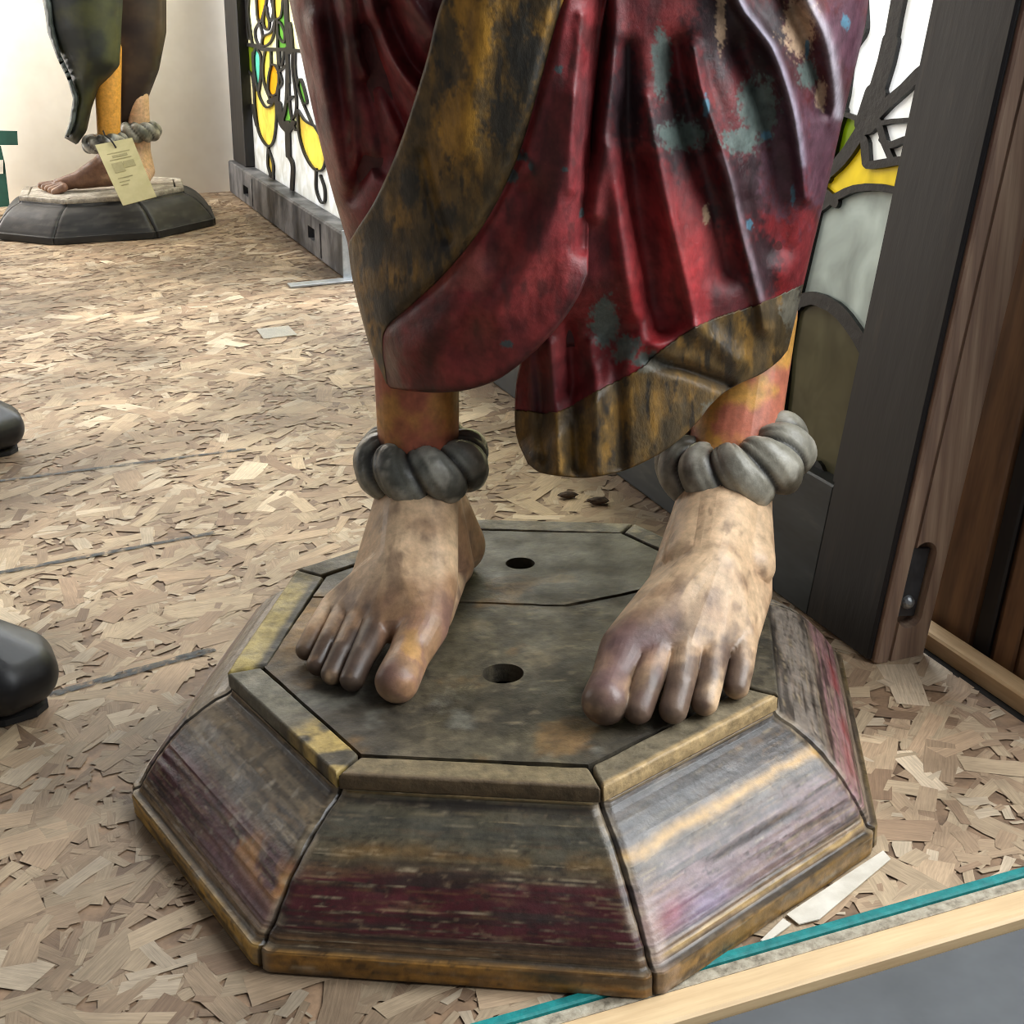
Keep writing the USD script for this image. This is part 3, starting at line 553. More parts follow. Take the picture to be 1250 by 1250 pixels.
def paint_cap(i, A, B, xy):
    x, y = xy[..., 0], xy[..., 1]
    n1, n2, n3 = fb2(x * 22, y * 22, 5, 101), fb2(x * 55, y * 55, 4, 111), fb2(x * 9, y * 9, 4, 121)
    c = np.broadcast_to(lin((84, 76, 59)), x.shape + (3,)).copy()
    c = mixc(c, (56, 50, 39), sst(.42, .60, n1)); c = mixc(c, (118, 106, 84), .7 * sst(.55, .7, n2))
    n4 = fb2(x * 120, y * 120, 4, 151); c = mixc(c, (34, 29, 23), .6 * sst(.56, .68, n4)); c = mixc(c, (136, 122, 96), .45 * sst(.60, .72, fb2(x * 90, y * 200, 4, 161)))
    if i == 9:
        c = mixc(c, (48, 42, 33), .75 * sst(.40, .6, n3)); c = mixc(c, (122, 90, 48), .6 * sst(.60, .70, fb2(x * 30, y * 30, 4, 131))); c = mixc(c, (112, 110, 100), .55 * sst(.55, .66, fb2(x * 35, y * 35, 4, 141)) * sst(-.02, -.1, y))
        c = mixc(c, (172, 134, 80), .8 * sst(.45, .55, n1) * np.exp(-((x + .125) / .02) ** 2 - ((y - .01) / .05) ** 2))
        c = mixc(c, (70, 66, 52), .6 * sst(.04, .08, y))
    elif i in (7,): c = mixc(c, (176, 156, 92), .85 * sst(.42, .6, n1) * (1 - sst(.55, .8, B)))
    elif i == 0: c = mixc(c, (178, 152, 88), .9 * sst(.40, .55, n2) * sst(.55, .7, A)); c = mixc(c, (120, 116, 100), .6 * (1 - sst(.4, .6, A)))
    elif i == 1: c = mixc(c, (128, 112, 82), .7); c = mixc(c, (74, 52, 32), .6 * (1 - sst(.05, .25, B)))
    elif i == 2: c = mixc(c, (126, 114, 90), .7); c = mixc(c, (190, 160, 112), .7 * (1 - sst(.1, .25, B)))
    return c
def planks0(W, D):
    y0 = .031   # seam between the front and the rear plank
    front = sbox(-.5, -.5, .5, y0); rear = sbox(-.5, y0, .5, .5)
    tri = Polygon([(.045, y0), (.5, y0), (.5, .5), (.5, .22)]).buffer(0)
    diag = Polygon([(.030, y0), (.5, y0), (.5, .30)])
    return [(front, 0), (rear.difference(diag.buffer(.0006)), .0007), (diag.intersection(rear), -.0004)]
c_, s_ = math.cos(YAW), math.sin(YAW); Rm0 = A_([[c_, s_], [-s_, c_]])
def loc(px, py): p = atz(px, py, .0745)[:2]; return p @ Rm0.T
h1, h2 = loc(635, 688), loc(614, 821)
pedestal(ST, (0, 0), YAW, W0, D0, paint_panel, paint_cap, [.655, .66, .655, .66, .66, .655, .65, .635], 'painted_base', 'old_board', planks0, [(h1[0], h1[1], .0098), (h2[0], h2[1], .0118)], 1.6, 0)

# ---------------------------------------------------------------- feet and legs
ZT = .0745
def B(px, py, dz, r): return (atz(px, py, ZT + dz), r)
def side_x(t): return t[0][0] < 600
def foot(toes, mids, ankle, heel, legtop, arches):
    parts = []
    toes = [[(x, y, dz, r * (.96 if k == 0 else .90)) if n < 2 else (x + (4 if side_x(t) else -2), y - (4 if k == 0 else 13), dz + .003, r) for n, (x, y, dz, r) in enumerate(t)] for k, t in enumerate(toes)]
    for t in toes:
        ch = [B(*q) for q in t]
        for a, b in zip(ch, ch[1:]): parts.append(hullspheres([a, b]))
    bases = [B(*t[-1]) for t in toes]; mids = [B(*q) for q in mids]
    for a, b in zip(bases, bases[1:]): parts.append(hullspheres([a, b] + mids))
    parts.append(hullspheres(mids + [ankle])); parts.append(hullspheres([ankle, heel] + mids[-2:])); parts.append(hullspheres([ankle, heel])); parts.append(hullspheres([ankle, legtop]))
    for a in arches: parts.append(hullspheres([B(*q) if len(q) == 4 else q for q in a]))
    return smooth_body(parts, .003, 14)
LA = A_([-.0560, .052, .148]); LH = A_([-.036, .083, ZT + .019])
left_t = [[(485, 831, .0115, .0128), (499, 801, .0145, .0122), (513, 768, .019, .0145)],
          [(430, 829, .0080, .0078), (441, 803, .0150, .0080), (459, 774, .018, .0098)],
          [(406, 822, .0078, .0074), (418, 796, .0145, .0076), (438, 768, .017, .0095)],
          [(388, 811, .0074, .0072), (400, 786, .0138, .0074), (420, 760, .016, .0090)],
          [(374, 793, .0072, .0070), (385, 771, .0128, .0072), (405, 752, .014, .0085)]]
left = foot(left_t, [(524, 715, .034, .017), (452, 712, .026, .0125), (490, 690, .044, .0165)], (LA, .0245), (LH, .0195), (A_([-.0535, .055, .245]), .0262),
            [[(550, 694, .016, .0125), (528, 750, .014, .0125)], [(LA, .0245), (550, 690, .02, .015), (490, 690, .04, .017)]])
RA = A_([.1345, .040, .146]); RH = A_([.1330, .070, ZT + .020])
right_t = [[(739, 856, .0125, .0132), (749, 829, .0160, .0126), (768, 798, .021, .0155)],
           [(779, 866, .0095, .0088), (790, 836, .0180, .0088), (806, 806, .022, .0108)],
           [(822, 866, .0090, .0086), (830, 836, .0175, .0086), (839, 804, .022, .0105)],
           [(860, 857, .0086, .0082), (867, 829, .0165, .0082), (873, 800, .021, .0100)],
           [(899, 838, .0082, .0078), (904, 815, .0150, .0080), (906, 792, .018, .0100)]]
right = foot(right_t, [(826, 722, .036, .0175), (910, 722, .030, .0155), (868, 700, .050, .0195)], (RA, .0275), (RH, .021), (aty(919, 385, .088), .0275),
             [[(RA, .0265), (850, 690, .05, .02), (912, 690, .045, .0165)], [(798, 765, .02, .0150), (826, 722, .03, .0165), (768, 798, .018, .0130)]])
def skin_paint(v, side):
    x, y, z = v[:, 0], v[:, 1], v[:, 2]
    n1, n2, n3 = fb(v * 34, 6, 201 + side), fb(v * [90, 90, 40], 5, 211), fb(v * 18, 6, 221 + side)
    c = np.broadcast_to(lin((212, 180, 144)), v.shape).copy()
    if side == 0:
        c = mixc(c, (160, 124, 92), sst(.42, .62, n3)); c = mixc(c, (104, 80, 66), .6 * sst(.52, .66, n2))
        a = atz(530, 760, z); pur = np.exp(-((x + .052) / .017) ** 2) * sst(.12, .1, z); c = mixc(c, (122, 84, 92), .8 * pur * sst(.4, .56, n2))
        toes = sst(-.022, -.055, y) * sst(.6, .4, np.clip((x + .075) / .02 + .5, 0, 1)); c = mixc(c, (66, 54, 48), .9 * toes * sst(.22, .45, n2))  # dark worn toe paint, deepened for the shade between the toes
        c = mixc(c, (206, 160, 92), .7 * sst(.45, .6, n2) * np.exp(-((x + .056) / .012) ** 2 - ((y + .075) / .03) ** 2))
        nl = atz(476, 822, ZT + .018); c = mixc(c, (84, 58, 58), .85 * np.exp(-(((v - nl) / [.0085, .0095, .012]) ** 2).sum(1) ** 1.5))
        leg = sst(.165, .178, z); c = mixc(c, (168, 92, 66), leg); c = mixc(c, (196, 140, 70), leg * sst(.48, .58, n3) * .9)
        c = mixc(c, (54, 40, 34), sst(.15, .158, z) * (1 - sst(.178, .186, z)) * sst(.4, .5, n2))
    else:
        c = mixc(c, (178, 140, 106), .8 * sst(.42, .62, n3)); c = mixc(c, (140, 106, 80), .5 * sst(.52, .68, n2)); c = mixc(c, (104, 80, 64), .5 * sst(.6, .7, fb(v * 130, 4, 231)))
        toes = sst(-.062, -.092, y); c = mixc(c, (78, 60, 54), .85 * toes * sst(.32, .52, n1)); c = mixc(c, (120, 90, 92), .5 * toes * sst(.5, .62, n3))  # dark toe wear, also carrying the shade of the gaps
        leg = sst(.17, .18, z); c = mixc(c, (204, 122, 96), leg); c = mixc(c, (224, 166, 84), leg * sst(.42, .55, n1))
    return c
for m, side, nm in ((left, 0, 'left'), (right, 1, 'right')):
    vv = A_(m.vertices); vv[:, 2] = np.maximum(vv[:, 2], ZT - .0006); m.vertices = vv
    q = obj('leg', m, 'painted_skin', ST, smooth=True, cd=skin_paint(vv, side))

# ---------------------------------------------------------------- anklets of twisted lobes
def anklet(parent, c, R, r, tilt, n, twist, col, mat_='painted_silver', squash=1.15, res=1., depth=.34):
    nf, nt = int(260 * res), int(44 * res); ph, th = np.meshgrid(np.linspace(0, 2 * np.pi, nf, endpoint=False), np.linspace(0, 2 * np.pi, nt, endpoint=False), indexing='ij')
    lob = np.abs(np.sin(n / 2 * ph + twist * th * .5 + .35 * np.sin(th))) ** .62
    rr = r * (1.04 - depth + depth * lob)
    rr = rr + r * .16 * (fb(np.stack([np.cos(ph) * 3.1, np.sin(ph) * 3.1, np.sin(th) * 1.2], -1) + n, 4, 303) - .5) - r * .05 * np.exp(-((lob - .80) / .05) ** 2)
    x = (R + rr * np.cos(th)) * np.cos(ph); y = (R + rr * np.cos(th)) * np.sin(ph); z = rr * np.sin(th) * squash
    P = np.stack([x, y, z], -1).reshape(-1, 3)
    a, b = tilt; Ry = A_([[math.cos(a), 0, math.sin(a)], [0, 1, 0], [-math.sin(a), 0, math.cos(a)]]); Rx = A_([[1, 0, 0], [0, math.cos(b), -math.sin(b)], [0, math.sin(b), math.cos(b)]])
    P = P @ (Ry @ Rx).T + c
    i, j = np.meshgrid(np.arange(nf), np.arange(nt), indexing='ij'); q = np.stack([i * nt + j, ((i + 1) % nf) * nt + j, ((i + 1) % nf) * nt + (j + 1) % nt, i * nt + (j + 1) % nt], -1).reshape(-1, 4)
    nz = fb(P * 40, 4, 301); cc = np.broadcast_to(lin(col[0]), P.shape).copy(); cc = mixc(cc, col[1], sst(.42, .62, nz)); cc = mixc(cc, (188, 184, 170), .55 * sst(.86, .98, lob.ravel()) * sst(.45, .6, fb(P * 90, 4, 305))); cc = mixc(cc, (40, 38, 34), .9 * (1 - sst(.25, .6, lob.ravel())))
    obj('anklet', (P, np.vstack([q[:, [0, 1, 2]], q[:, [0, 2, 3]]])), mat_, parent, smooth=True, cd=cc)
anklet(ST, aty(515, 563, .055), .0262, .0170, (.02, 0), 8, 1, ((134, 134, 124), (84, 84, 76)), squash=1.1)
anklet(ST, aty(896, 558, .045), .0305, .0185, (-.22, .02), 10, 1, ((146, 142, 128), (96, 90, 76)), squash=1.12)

# ---------------------------------------------------------------- robe
SIL_L = A_([(318, -170), (335, -100), (353, 0), (368, 70), (385, 150), (405, 232), (424, 296), (430, 340), (446, 405), (462, 460), (468, 480)])
SIL_R = A_([(1062, -170), (1064, -100), (1060, 0), (1053, 45), (1030, 140), (1010, 228), (991, 305), (976, 368), (962, 425), (955, 480)])
def xl(py): return np.interp(py, SIL_L[:, 1], SIL_L[:, 0])
def xr(py): return np.interp(py, SIL_R[:, 1], SIL_R[:, 0])
YB = .065
def d_body(px, py, D=1.):
    c, h = (xl(py) + xr(py)) / 2, (xr(py) - xl(py)) / 2; s = np.clip(np.abs(px - c) / h, 0, 1)
    return D * (.118 - .00006 * np.clip(py, -200, 480)) * (1 - s ** 2.3) ** .5
def seg_dist(px, py, pts):
    P = np.stack([px, py], -1); best = np.full(px.shape, 1e9); pts = poly_at(pts, np.linspace(0, 1, 8 * len(pts)))
    for a, b in zip(pts[:-1], pts[1:]):
        d = b - a; t = np.clip(((P - a) @ d) / (d @ d), 0, 1); best = np.minimum(best, np.linalg.norm(P - a - t[..., None] * d, axis=-1))
    return best
def folds(px, py, lst):
    z = np.zeros(px.shape)
    for amp, w, pts in lst: z += amp * np.exp(-(seg_dist(px, py, pts) / w) ** 2)
    return z
def wnoise(px, py, seed, a=.0016): return (fb2(px * .02, py * .008, 4, seed) - .5) * 2 * a
def place_d(px, py, d): return aty(px, py, YB - d)
def border_round(Gd, d, r):
    nv, nu = d.shape; e = np.full(d.shape, 1e9)
    seg = np.linalg.norm(np.diff(Gd, axis=1), axis=2); su = np.c_[np.zeros(nv), np.cumsum(seg, 1)]; e = np.minimum(e, np.minimum(su, su[:, -1:] - su))
    seg = np.linalg.norm(np.diff(Gd, axis=0), axis=2); sv = np.vstack([np.zeros(nu), np.cumsum(seg, 0)]); e = np.minimum(e, np.minimum(sv, sv[-1:] - sv))
    m = e / 2000.; return d - r * (1 - np.sqrt(np.clip(1 - (1 - np.minimum(m / r, 1)) ** 2, 0, 1)))
def cloth(name, Gd, d, t, col, mat_, parent=ST, rnd=.002):
    d2 = border_round(Gd, d, rnd) if rnd else d
    fr = place_d(Gd[..., 0], Gd[..., 1], d2); bk = place_d(Gd[..., 0], Gd[..., 1], d - t)
    v, f = shell(fr, bk)
    if trimesh.Trimesh(v, f, process=False).volume < 0: f = f[:, ::-1]
    return obj(name, (v, f), mat_, parent, smooth=50 if False else True, cd=np.vstack([col.reshape(-1, 3)] * 2))
def blobs(c, px, py, col, lst, seed, soft=.12, fs=.05):
    n = .5 * fb2(px * fs * 1.8, py * fs * 1.3, 5, seed) + .5 * fb2(px * fs * 5, py * fs * 3.4, 4, seed + 50)
    w = np.zeros(px.shape)
    for x, y, a, b in lst: w = np.maximum(w, np.exp(-((px - x) / a) ** 2 - ((py - y) / b) ** 2))
    return mixc(c, col, .92 * sst(.62 - soft, .62 + soft, w * .42 + n * .80))
def red_paint(px, py, seed):
    n1, n2 = fb2(px * .03, py * .007, 4, seed), fb2(px * .012, py * .012, 4, seed + 1)
    c = np.broadcast_to(lin((124, 42, 45)), px.shape + (3,)).copy()
    c = mixc(c, (86, 34, 37), sst(.42, .62, n1)); c = mixc(c, (150, 58, 56), .7 * sst(.5, .68, n2)); c = mixc(c, (58, 36, 34), .6 * sst(.58, .7, fb2(px * .05, py * .02, 4, seed + 2)))
    return c
def gold_paint(px, py, seed):
    n1, n2 = fb2(px * .07, py * .018, 6, seed), fb2(px * .05, py * .03, 6, seed + 1)
    c = np.broadcast_to(lin((104, 82, 46)), px.shape + (3,)).copy()
    c = mixc(c, (148, 110, 46), .9 * sst(.48, .66, n1)); c = mixc(c, (66, 56, 38), sst(.42, .62, n2) * .8); c = mixc(c, (38, 35, 30), .85 * sst(.55, .66, fb2(px * .11, py * .032, 5, seed + 2)))
    return c
# closed body behind the carved folds
ts = np.linspace(0, 1, 90); left_c = np.stack([xl(-170 + ts * 610), -170 + ts * 610], -1); right_c = np.stack([xr(-170 + ts * 575), -170 + ts * 575], -1)
s = (1 - np.cos(np.linspace(0, np.pi, 60))) / 2
GB = left_c[:, None] * (1 - s[None, :, None]) + right_c[:, None] * s[None, :, None]
fr = place_d(GB[..., 0], GB[..., 1], d_body(GB[..., 0], GB[..., 1], .72) - .004); bk = place_d(GB[..., 0], GB[..., 1], -d_body(GB[..., 0], GB[..., 1], .9) - .004)
v, f = shell(fr, bk)
if trimesh.Trimesh(v, f, process=False).volume < 0: f = f[:, ::-1]
obj('robe_back', (v, f), 'painted_robe', ST, smooth=True, cd=np.broadcast_to(lin((84, 36, 36)), v.shape))
# A: inner robe at the left, deep folds, tucked under the gold border
def rows(left, right, nu, nv, cosl=False, cosr=False):
    t = np.linspace(0, 1, nv); l, r = poly_at(left, t)[:, None], poly_at(right, t)[:, None]; s = np.linspace(0, 1, nu)
    if cosl: s = 1 - np.cos(s * np.pi / 2)
    if cosr: s = np.sin(s * np.pi / 2)
    return l * (1 - s[None, :, None]) + r * s[None, :, None]
GA = rows([(318, -170), (335, -100), (353, 0), (368, 70), (385, 150), (405, 232), (424, 296), (430, 332)], [(690, -170), (650, -80), (605, 0), (580, 80), (545, 170), (510, 240), (480, 290), (470, 332)], 150, 230, cosl=True)
FA = [(-.009, 15, [(392, -80), (408, 30), (425, 120), (440, 200)]), (.005, 8, [(405, -90), (417, 10), (426, 80), (431, 150), (436, 200)]), (-.008, 14, [(425, -80), (440, 40), (455, 120), (470, 190)]), (.006, 7, [(424, -60), (430, 10), (437, 60), (446, 90)]),
      (-.012, 18, [(455, 40), (470, 100), (490, 150), (500, 190)]), (.010, 9, [(440, -90), (452, 0), (472, 60), (492, 92), (508, 110)]), (-.008, 12, [(475, 10), (500, 70), (520, 95)]), (.010, 16, [(480, -40), (505, 5), (530, 40)]), (.004, 9, [(462, 110), (475, 140), (488, 165)]), (-.006, 10, [(432, 240), (450, 200), (470, 210)]), (.006, 12, [(380, 30), (395, 120), (412, 220)])]
X, Y = GA[..., 0], GA[..., 1]
dA = d_body(X, Y) * .93 - .006 * sst(380, 450, X) + 1.35 * folds(X, Y, FA) * sst(0, .1, (X - xl(Y)) / 200) + wnoise(X, Y, 401)
cA = red_paint(X, Y, 411); cA = mixc(cA, (156, 96, 84), .75 * (1 - sst(0, 38, X - xl(Y))) * sst(.35, .6, fb2(X * .04, Y * .02, 4, 415)))
for pts in ([(415, -60), (421, 60), (428, 120), (426, 190)], [(430, -30), (436, 55)]): cA = mixc(cA, (128, 104, 92), .7 * np.exp(-(seg_dist(X, Y, pts) / 4) ** 2) * sst(.35, .55, fb2(X * .06, Y * .03, 4, 416)))  # lit ridge lines of two folds put into the colour
cloth('inner_robe', GA, dA, .03, cA, 'painted_robe')
# C: right hand skirt with long folds, hanging down between the legs
Ltop = [(700, -170), (712, -60), (705, 100), (690, 240), (660, 360), (636, 440), (629, 480), (630, 530), (644, 566)]
Rcv = [(1062, -170), (1064, -100), (1060, 0), (1053, 45), (1030, 140), (1010, 228), (991, 305), (976, 368), (962, 427)]
HEM = [(644, 566), (660, 577), (690, 582), (720, 583), (760, 575), (800, 557), (828, 538), (852, 514), (868, 494), (886, 478), (906, 467), (930, 456), (950, 441), (962, 427)]
tt = np.linspace(0, 1, 320); ss = np.linspace(0, 1, 230); ss = .35 * ss + .65 * np.sin(ss * np.pi / 2)
def coons_s(left, right, top, bottom, s, t):
    l, r = poly_at(left, t)[:, None], poly_at(right, t)[:, None]; a, b = poly_at(top, s)[None], poly_at(bottom, s)[None]; S, T = s[None, :, None], t[:, None, None]
    c00, c10, c01, c11 = A_(left[0], float), A_(right[0], float), A_(left[-1], float), A_(right[-1], float)
    return (1 - S) * l + S * r + (1 - T) * a + T * b - ((1 - S) * (1 - T) * c00 + S * (1 - T) * c10 + (1 - S) * T * c01 + S * T * c11)
GC = coons_s(Ltop, Rcv, [Ltop[0], Rcv[0]], HEM, ss, tt)
X, Y = GC[..., 0], GC[..., 1]
FC = [(.012, 9, [(880, -80), (902, 0), (926, 36), (946, 66), (968, 132), (979, 198), (984, 240)]), (-.014, 22, [(905, 60), (930, 130), (945, 220), (950, 300)]), (.012, 12, [(965, -60), (986, 0), (1008, 44), (1021, 101), (1024, 150)]), (-.009, 14, [(950, -20), (985, 60), (1002, 130)]),
      (.011, 10, [(845, 60), (854, 106), (872, 160), (889, 211), (909, 290), (929, 365), (934, 400)]), (-.012, 20, [(825, 60), (845, 160), (868, 250), (885, 330)]), (-.008, 16, [(905, 250), (925, 310), (945, 360)]), (.008, 12, [(790, 120), (810, 229), (830, 310), (850, 396)]), (-.008, 16, [(780, 200), (795, 300), (815, 400)]),
      (.007, 12, [(742, -60), (748, 60), (738, 160), (727, 260)]), (-.010, 12, [(728, -80), (737, 20), (722, 110), (712, 180)]), (.006, 12, [(745, 180), (758, 280), (772, 380)]), (-.007, 12, [(765, 60), (768, 180), (775, 260), (800, 400)]),
      (-.005, 7, [(655, 430), (660, 500), (662, 560)]), (.005, 8, [(672, 420), (678, 500), (682, 575)]), (-.006, 9, [(695, 400), (700, 480), (705, 570)]), (.005, 9, [(722, 420), (728, 500), (730, 575)]), (-.005, 9, [(752, 440), (756, 510), (758, 570)]), (-.009, 8, [(795, 436), (815, 446), (840, 452), (890, 470)]), (.006, 12, [(800, 425), (850, 405), (900, 440)])]
near = sst(40, 0, np.where(X > 600, np.maximum(seg_dist(X, Y, [(610, 470), (650, 432), (690, 385), (714, 340)]) - 60, 0), 0) * 1.) * sst(335, 420, Y)
dC0 = d_body(X, np.minimum(Y, 470)) * np.where(Y > 420, 1, 1)
dC = .90 * dC0 - .016 * near + folds(X, Y, FC) * sst(0, .08, (xr(np.minimum(Y, 430)) - X) / 200) + wnoise(X, Y, 431)
dC = np.where(Y > 340, np.maximum(dC, .045 * sst(340, 430, Y) * sst(640, 700, X) * sst(968, 900, X)), dC)
dC = dC - .012 * sst(660, 630, X) * sst(380, 450, Y)
cC = red_paint(X, Y, 441)
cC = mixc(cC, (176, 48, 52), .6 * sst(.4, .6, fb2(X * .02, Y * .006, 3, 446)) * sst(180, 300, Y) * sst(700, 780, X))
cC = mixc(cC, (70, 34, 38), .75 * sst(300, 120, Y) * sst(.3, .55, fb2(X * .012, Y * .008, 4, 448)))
cC = blobs(cC, X, Y, (46, 34, 38), [(885, 30, 55, 65), (905, 235, 45, 65), (830, 150, 50, 60), (765, 120, 24, 80), (930, 320, 25, 50), (935, 40, 30, 60)], 451)
cC = blobs(cC, X, Y, (92, 62, 74), [(960, 190, 40, 90), (1000, 180, 30, 90), (1035, 40, 40, 60)], 452)  # mauve gloss of the right side put into the colour
cC = blobs(cC, X, Y, (92, 108, 102), [(925, 135, 28, 50), (905, 170, 30, 20), (808, 75, 14, 50), (832, 165, 34, 22), (738, 395, 22, 34), (790, 440, 24, 12), (765, 425, 20, 20), (985, 90, 14, 20)], 453, .06, .09)
cC = blobs(cC, X, Y, (190, 160, 130), [(975, 30, 24, 45), (1003, 118, 8, 22), (880, 30, 7, 40), (862, 262, 6, 14)], 454, .06, .09)
cC = blobs(cC, X, Y, (78, 122, 142), [(1032, 28, 7, 11), (968, 240, 4, 14), (862, 130, 5, 18), (935, 165, 7, 7), (985, 60, 3, 14), (915, 275, 5, 10)], 455, .06, .09)
cC = mixc(cC, (168, 160, 176), .65 * np.exp(-(seg_dist(X, Y, [(886, -60), (903, 0), (927, 36), (947, 66), (969, 132), (980, 200)]) / 4.5) ** 2))  # bluish gloss highlight painted along the fold ridge
cC = mixc(cC, (150, 132, 140), .6 * np.exp(-(seg_dist(X, Y, [(880, 190), (890, 215), (910, 290), (930, 365)]) / 4) ** 2))  # softer highlight painted down the next ridge
cC = mixc(cC, (196, 190, 200), .65 * np.exp(-(seg_dist(X, Y, [(975, -40), (988, 0), (1009, 44), (1020, 100), (1023, 140)]) / 6) ** 2))  # whitish highlight painted on the outermost ridge
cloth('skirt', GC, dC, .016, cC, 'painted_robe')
# gold hem on the skirt
def sub_patch(Gc, dc, top_line, off, name, seed, tweak=None):
    X, Y = Gc[..., 0], Gc[..., 1]; nv, nu = X.shape; tp = poly_at(top_line, np.linspace(0, 1, 300)); yt = np.interp(X[-1], tp[:, 0], tp[:, 1])
    n2 = 110; t = np.linspace(0, 1, n2); out, do = np.zeros((n2, nu, 2)), np.zeros((n2, nu))
    for j in range(nu):
        ycol = Y[:, j]; tr = np.linspace(0, 1, nv); yt_j = np.interp(0, [0, 1], [1, 1])
        yb = np.interp(X[:, j], tp[:, 0], tp[:, 1]); k = np.argmax(ycol >= yb); k = max(k, 1) if (ycol >= yb).any() else nv - 2
        t0 = tr[k]; q = t0 + (1 - t0) * t
        out[:, j, 0] = np.interp(q, tr, X[:, j]); out[:, j, 1] = np.interp(q, tr, ycol); do[:, j] = np.interp(q, tr, dc[:, j])
    return out, do
GH, dH = sub_patch(GC, dC, [(600, 500), (631, 499), (680, 501), (730, 475), (780, 450), (801, 431), (845, 400), (885, 383), (929, 369), (990, 342)], 0, '', 0)
X, Y = GH[..., 0], GH[..., 1]
cH = gold_paint(X, Y, 461); cH = mixc(cH, (54, 46, 36), .8 * np.exp(-(seg_dist(X, Y, [(795, 436), (815, 446), (840, 452), (890, 470)]) / 6) ** 2)); cH = blobs(cH, X, Y, (110, 106, 92), [(965, 370, 14, 40), (870, 500, 14, 14), (790, 445, 30, 12)], 466, .06, .09)
cloth('gold_border', GH, dH + .0016, .006, cH, 'painted_gold', rnd=.0012)
# B: outer robe sweeping across the left leg
LB = [(640, -170), (585, -90), (540, 0), (520, 75), (490, 170), (460, 240), (433, 284), (426, 302), (431, 345), (446, 405), (460, 452), (467, 472)]
BB = [(467, 472), (490, 476), (520, 479), (545, 479), (570, 476), (600, 467), (625, 452), (655, 427), (685, 394), (706, 362), (718, 335)]
RB = [(800, -170), (775, -90), (742, 0), (730, 80), (722, 160), (720, 250), (718, 335)]
GBm = coons(LB, RB, [LB[0], RB[0]], BB, 190, 300)
X, Y = GBm[..., 0], GBm[..., 1]
FB = [(-.005, 9, [(515, 190), (530, 250), (545, 290)]), (.004, 22, [(590, -60), (585, 60), (565, 180)]), (.006, 20, [(600, 380), (640, 330), (680, 240), (700, 120)]), (-.006, 22, [(560, 420), (600, 330), (640, 240)]), (.006, 24, [(500, 430), (540, 400), (590, 340)]), (-.008, 12, [(738, -40), (724, 90), (716, 190), (712, 300)]), (.005, 10, [(712, 20), (702, 140), (700, 230)]), (-.004, 7, [(690, -20), (662, 92), (632, 192), (592, 272), (545, 332), (505, 370), (470, 402)])]
dB = d_body(X, Y) * 1.0 + .008 * sst(0, 30, X - xl(Y)) - .013 * sst(680, 735, X) * sst(370, 290, Y) + folds(X, Y, FB) + wnoise(X, Y, 471)
dB = dB + .004 * sst(300, 420, Y)
cB = red_paint(X, Y, 481); cB = mixc(cB, (150, 84, 72), .6 * sst(.48, .62, fb2(X * .016, Y * .016, 4, 486)) * np.exp(-((X - 560) / 70) ** 2 - ((Y - 340) / 60) ** 2))
cB = blobs(cB, X, Y, (66, 82, 84), [(640, 130, 7, 9), (648, 203, 5, 7), (690, 207, 4, 4), (625, 215, 9, 10), (682, 85, 7, 6), (710, 260, 4, 8), (620, 420, 10, 5), (625, 190, 22, 9)], 487, .05, .09)
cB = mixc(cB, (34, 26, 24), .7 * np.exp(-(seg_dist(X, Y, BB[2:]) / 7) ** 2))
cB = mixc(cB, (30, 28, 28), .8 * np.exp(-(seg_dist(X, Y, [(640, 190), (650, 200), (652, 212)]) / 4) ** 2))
cloth('outer_robe', GBm, dB, .022, cB, 'painted_robe', rnd=.003)
# gold border running down its edge
LG = LB[:-1] + [(467, 471)]
RG = [(770, -170), (725, -85), (688, 0), (662, 92), (632, 192), (592, 272), (545, 332), (505, 370), (472, 400), (467, 425), (470, 450), (473, 471)]
GG = rows(LG, RG, 90, 300); X, Y = GG[..., 0], GG[..., 1]
dG = d_body(X, Y) + .008 * sst(0, 30, X - xl(Y)) + folds(X, Y, FB) + wnoise(X, Y, 471) + .004 * sst(300, 420, Y)
cG = gold_paint(X, Y, 491); cG = blobs(cG, X, Y, (178, 130, 44), [(585, 40, 22, 80), (560, 150, 30, 60), (565, 10, 14, 40)], 496, .1, .05); cG = blobs(cG, X, Y, (44, 44, 40), [(640, 60, 26, 70), (545, 265, 14, 20), (500, 230, 14, 40), (455, 300, 16, 40), (470, 380, 20, 30), (615, 150, 24, 40)], 497, .1, .05)
cloth('gold_border', GG, dG + .0022, .008, cG, 'painted_gold', rnd=.002)

# ================================================================== the far statue with its tag
FC0 = A_([-.800, 2.02]); FY = .25
FS = thing('statue', 'far dark-robed statue by the white wall with a paper tag on its bare ankle', 'statue')
def dark_panel(i, X, T):
    c = np.broadcast_to(lin((34, 33, 30)), X.shape + (3,)).copy(); n = fb2(X * 6 + i * 9, T * 9, 4, 501); c = mixc(c, (58, 55, 50), sst(.45, .65, n)); return mixc(c, (24, 22, 20), sst(.5, .6, fb2(X * 3 + i, T * 20, 3, 502)))
def lit_cap(i, A, Bq, xy):
    n = fb2(xy[..., 0] * 30, xy[..., 1] * 30, 4, 511); c = np.broadcast_to(lin((196, 188, 174)), xy.shape[:-1] + (3,)).copy(); return mixc(c, (150, 140, 124), sst(.4, .6, n))  # light falling on the top is put into this pale colour
pedestal(FS, FC0, FY, W0, W0, dark_panel, lit_cap, [.66] * 8, 'dusky_paint', 'old_board', lambda W, D: [(sbox(-.5, -.5, .5, 0), 0), (sbox(-.5, 0, .5, .5), .0004)], [], .35, 40)
YF = float(FC0[1])
def far_place(P, h, y0=YF): return aty(P[:, 0], P[:, 1], y0 - h)
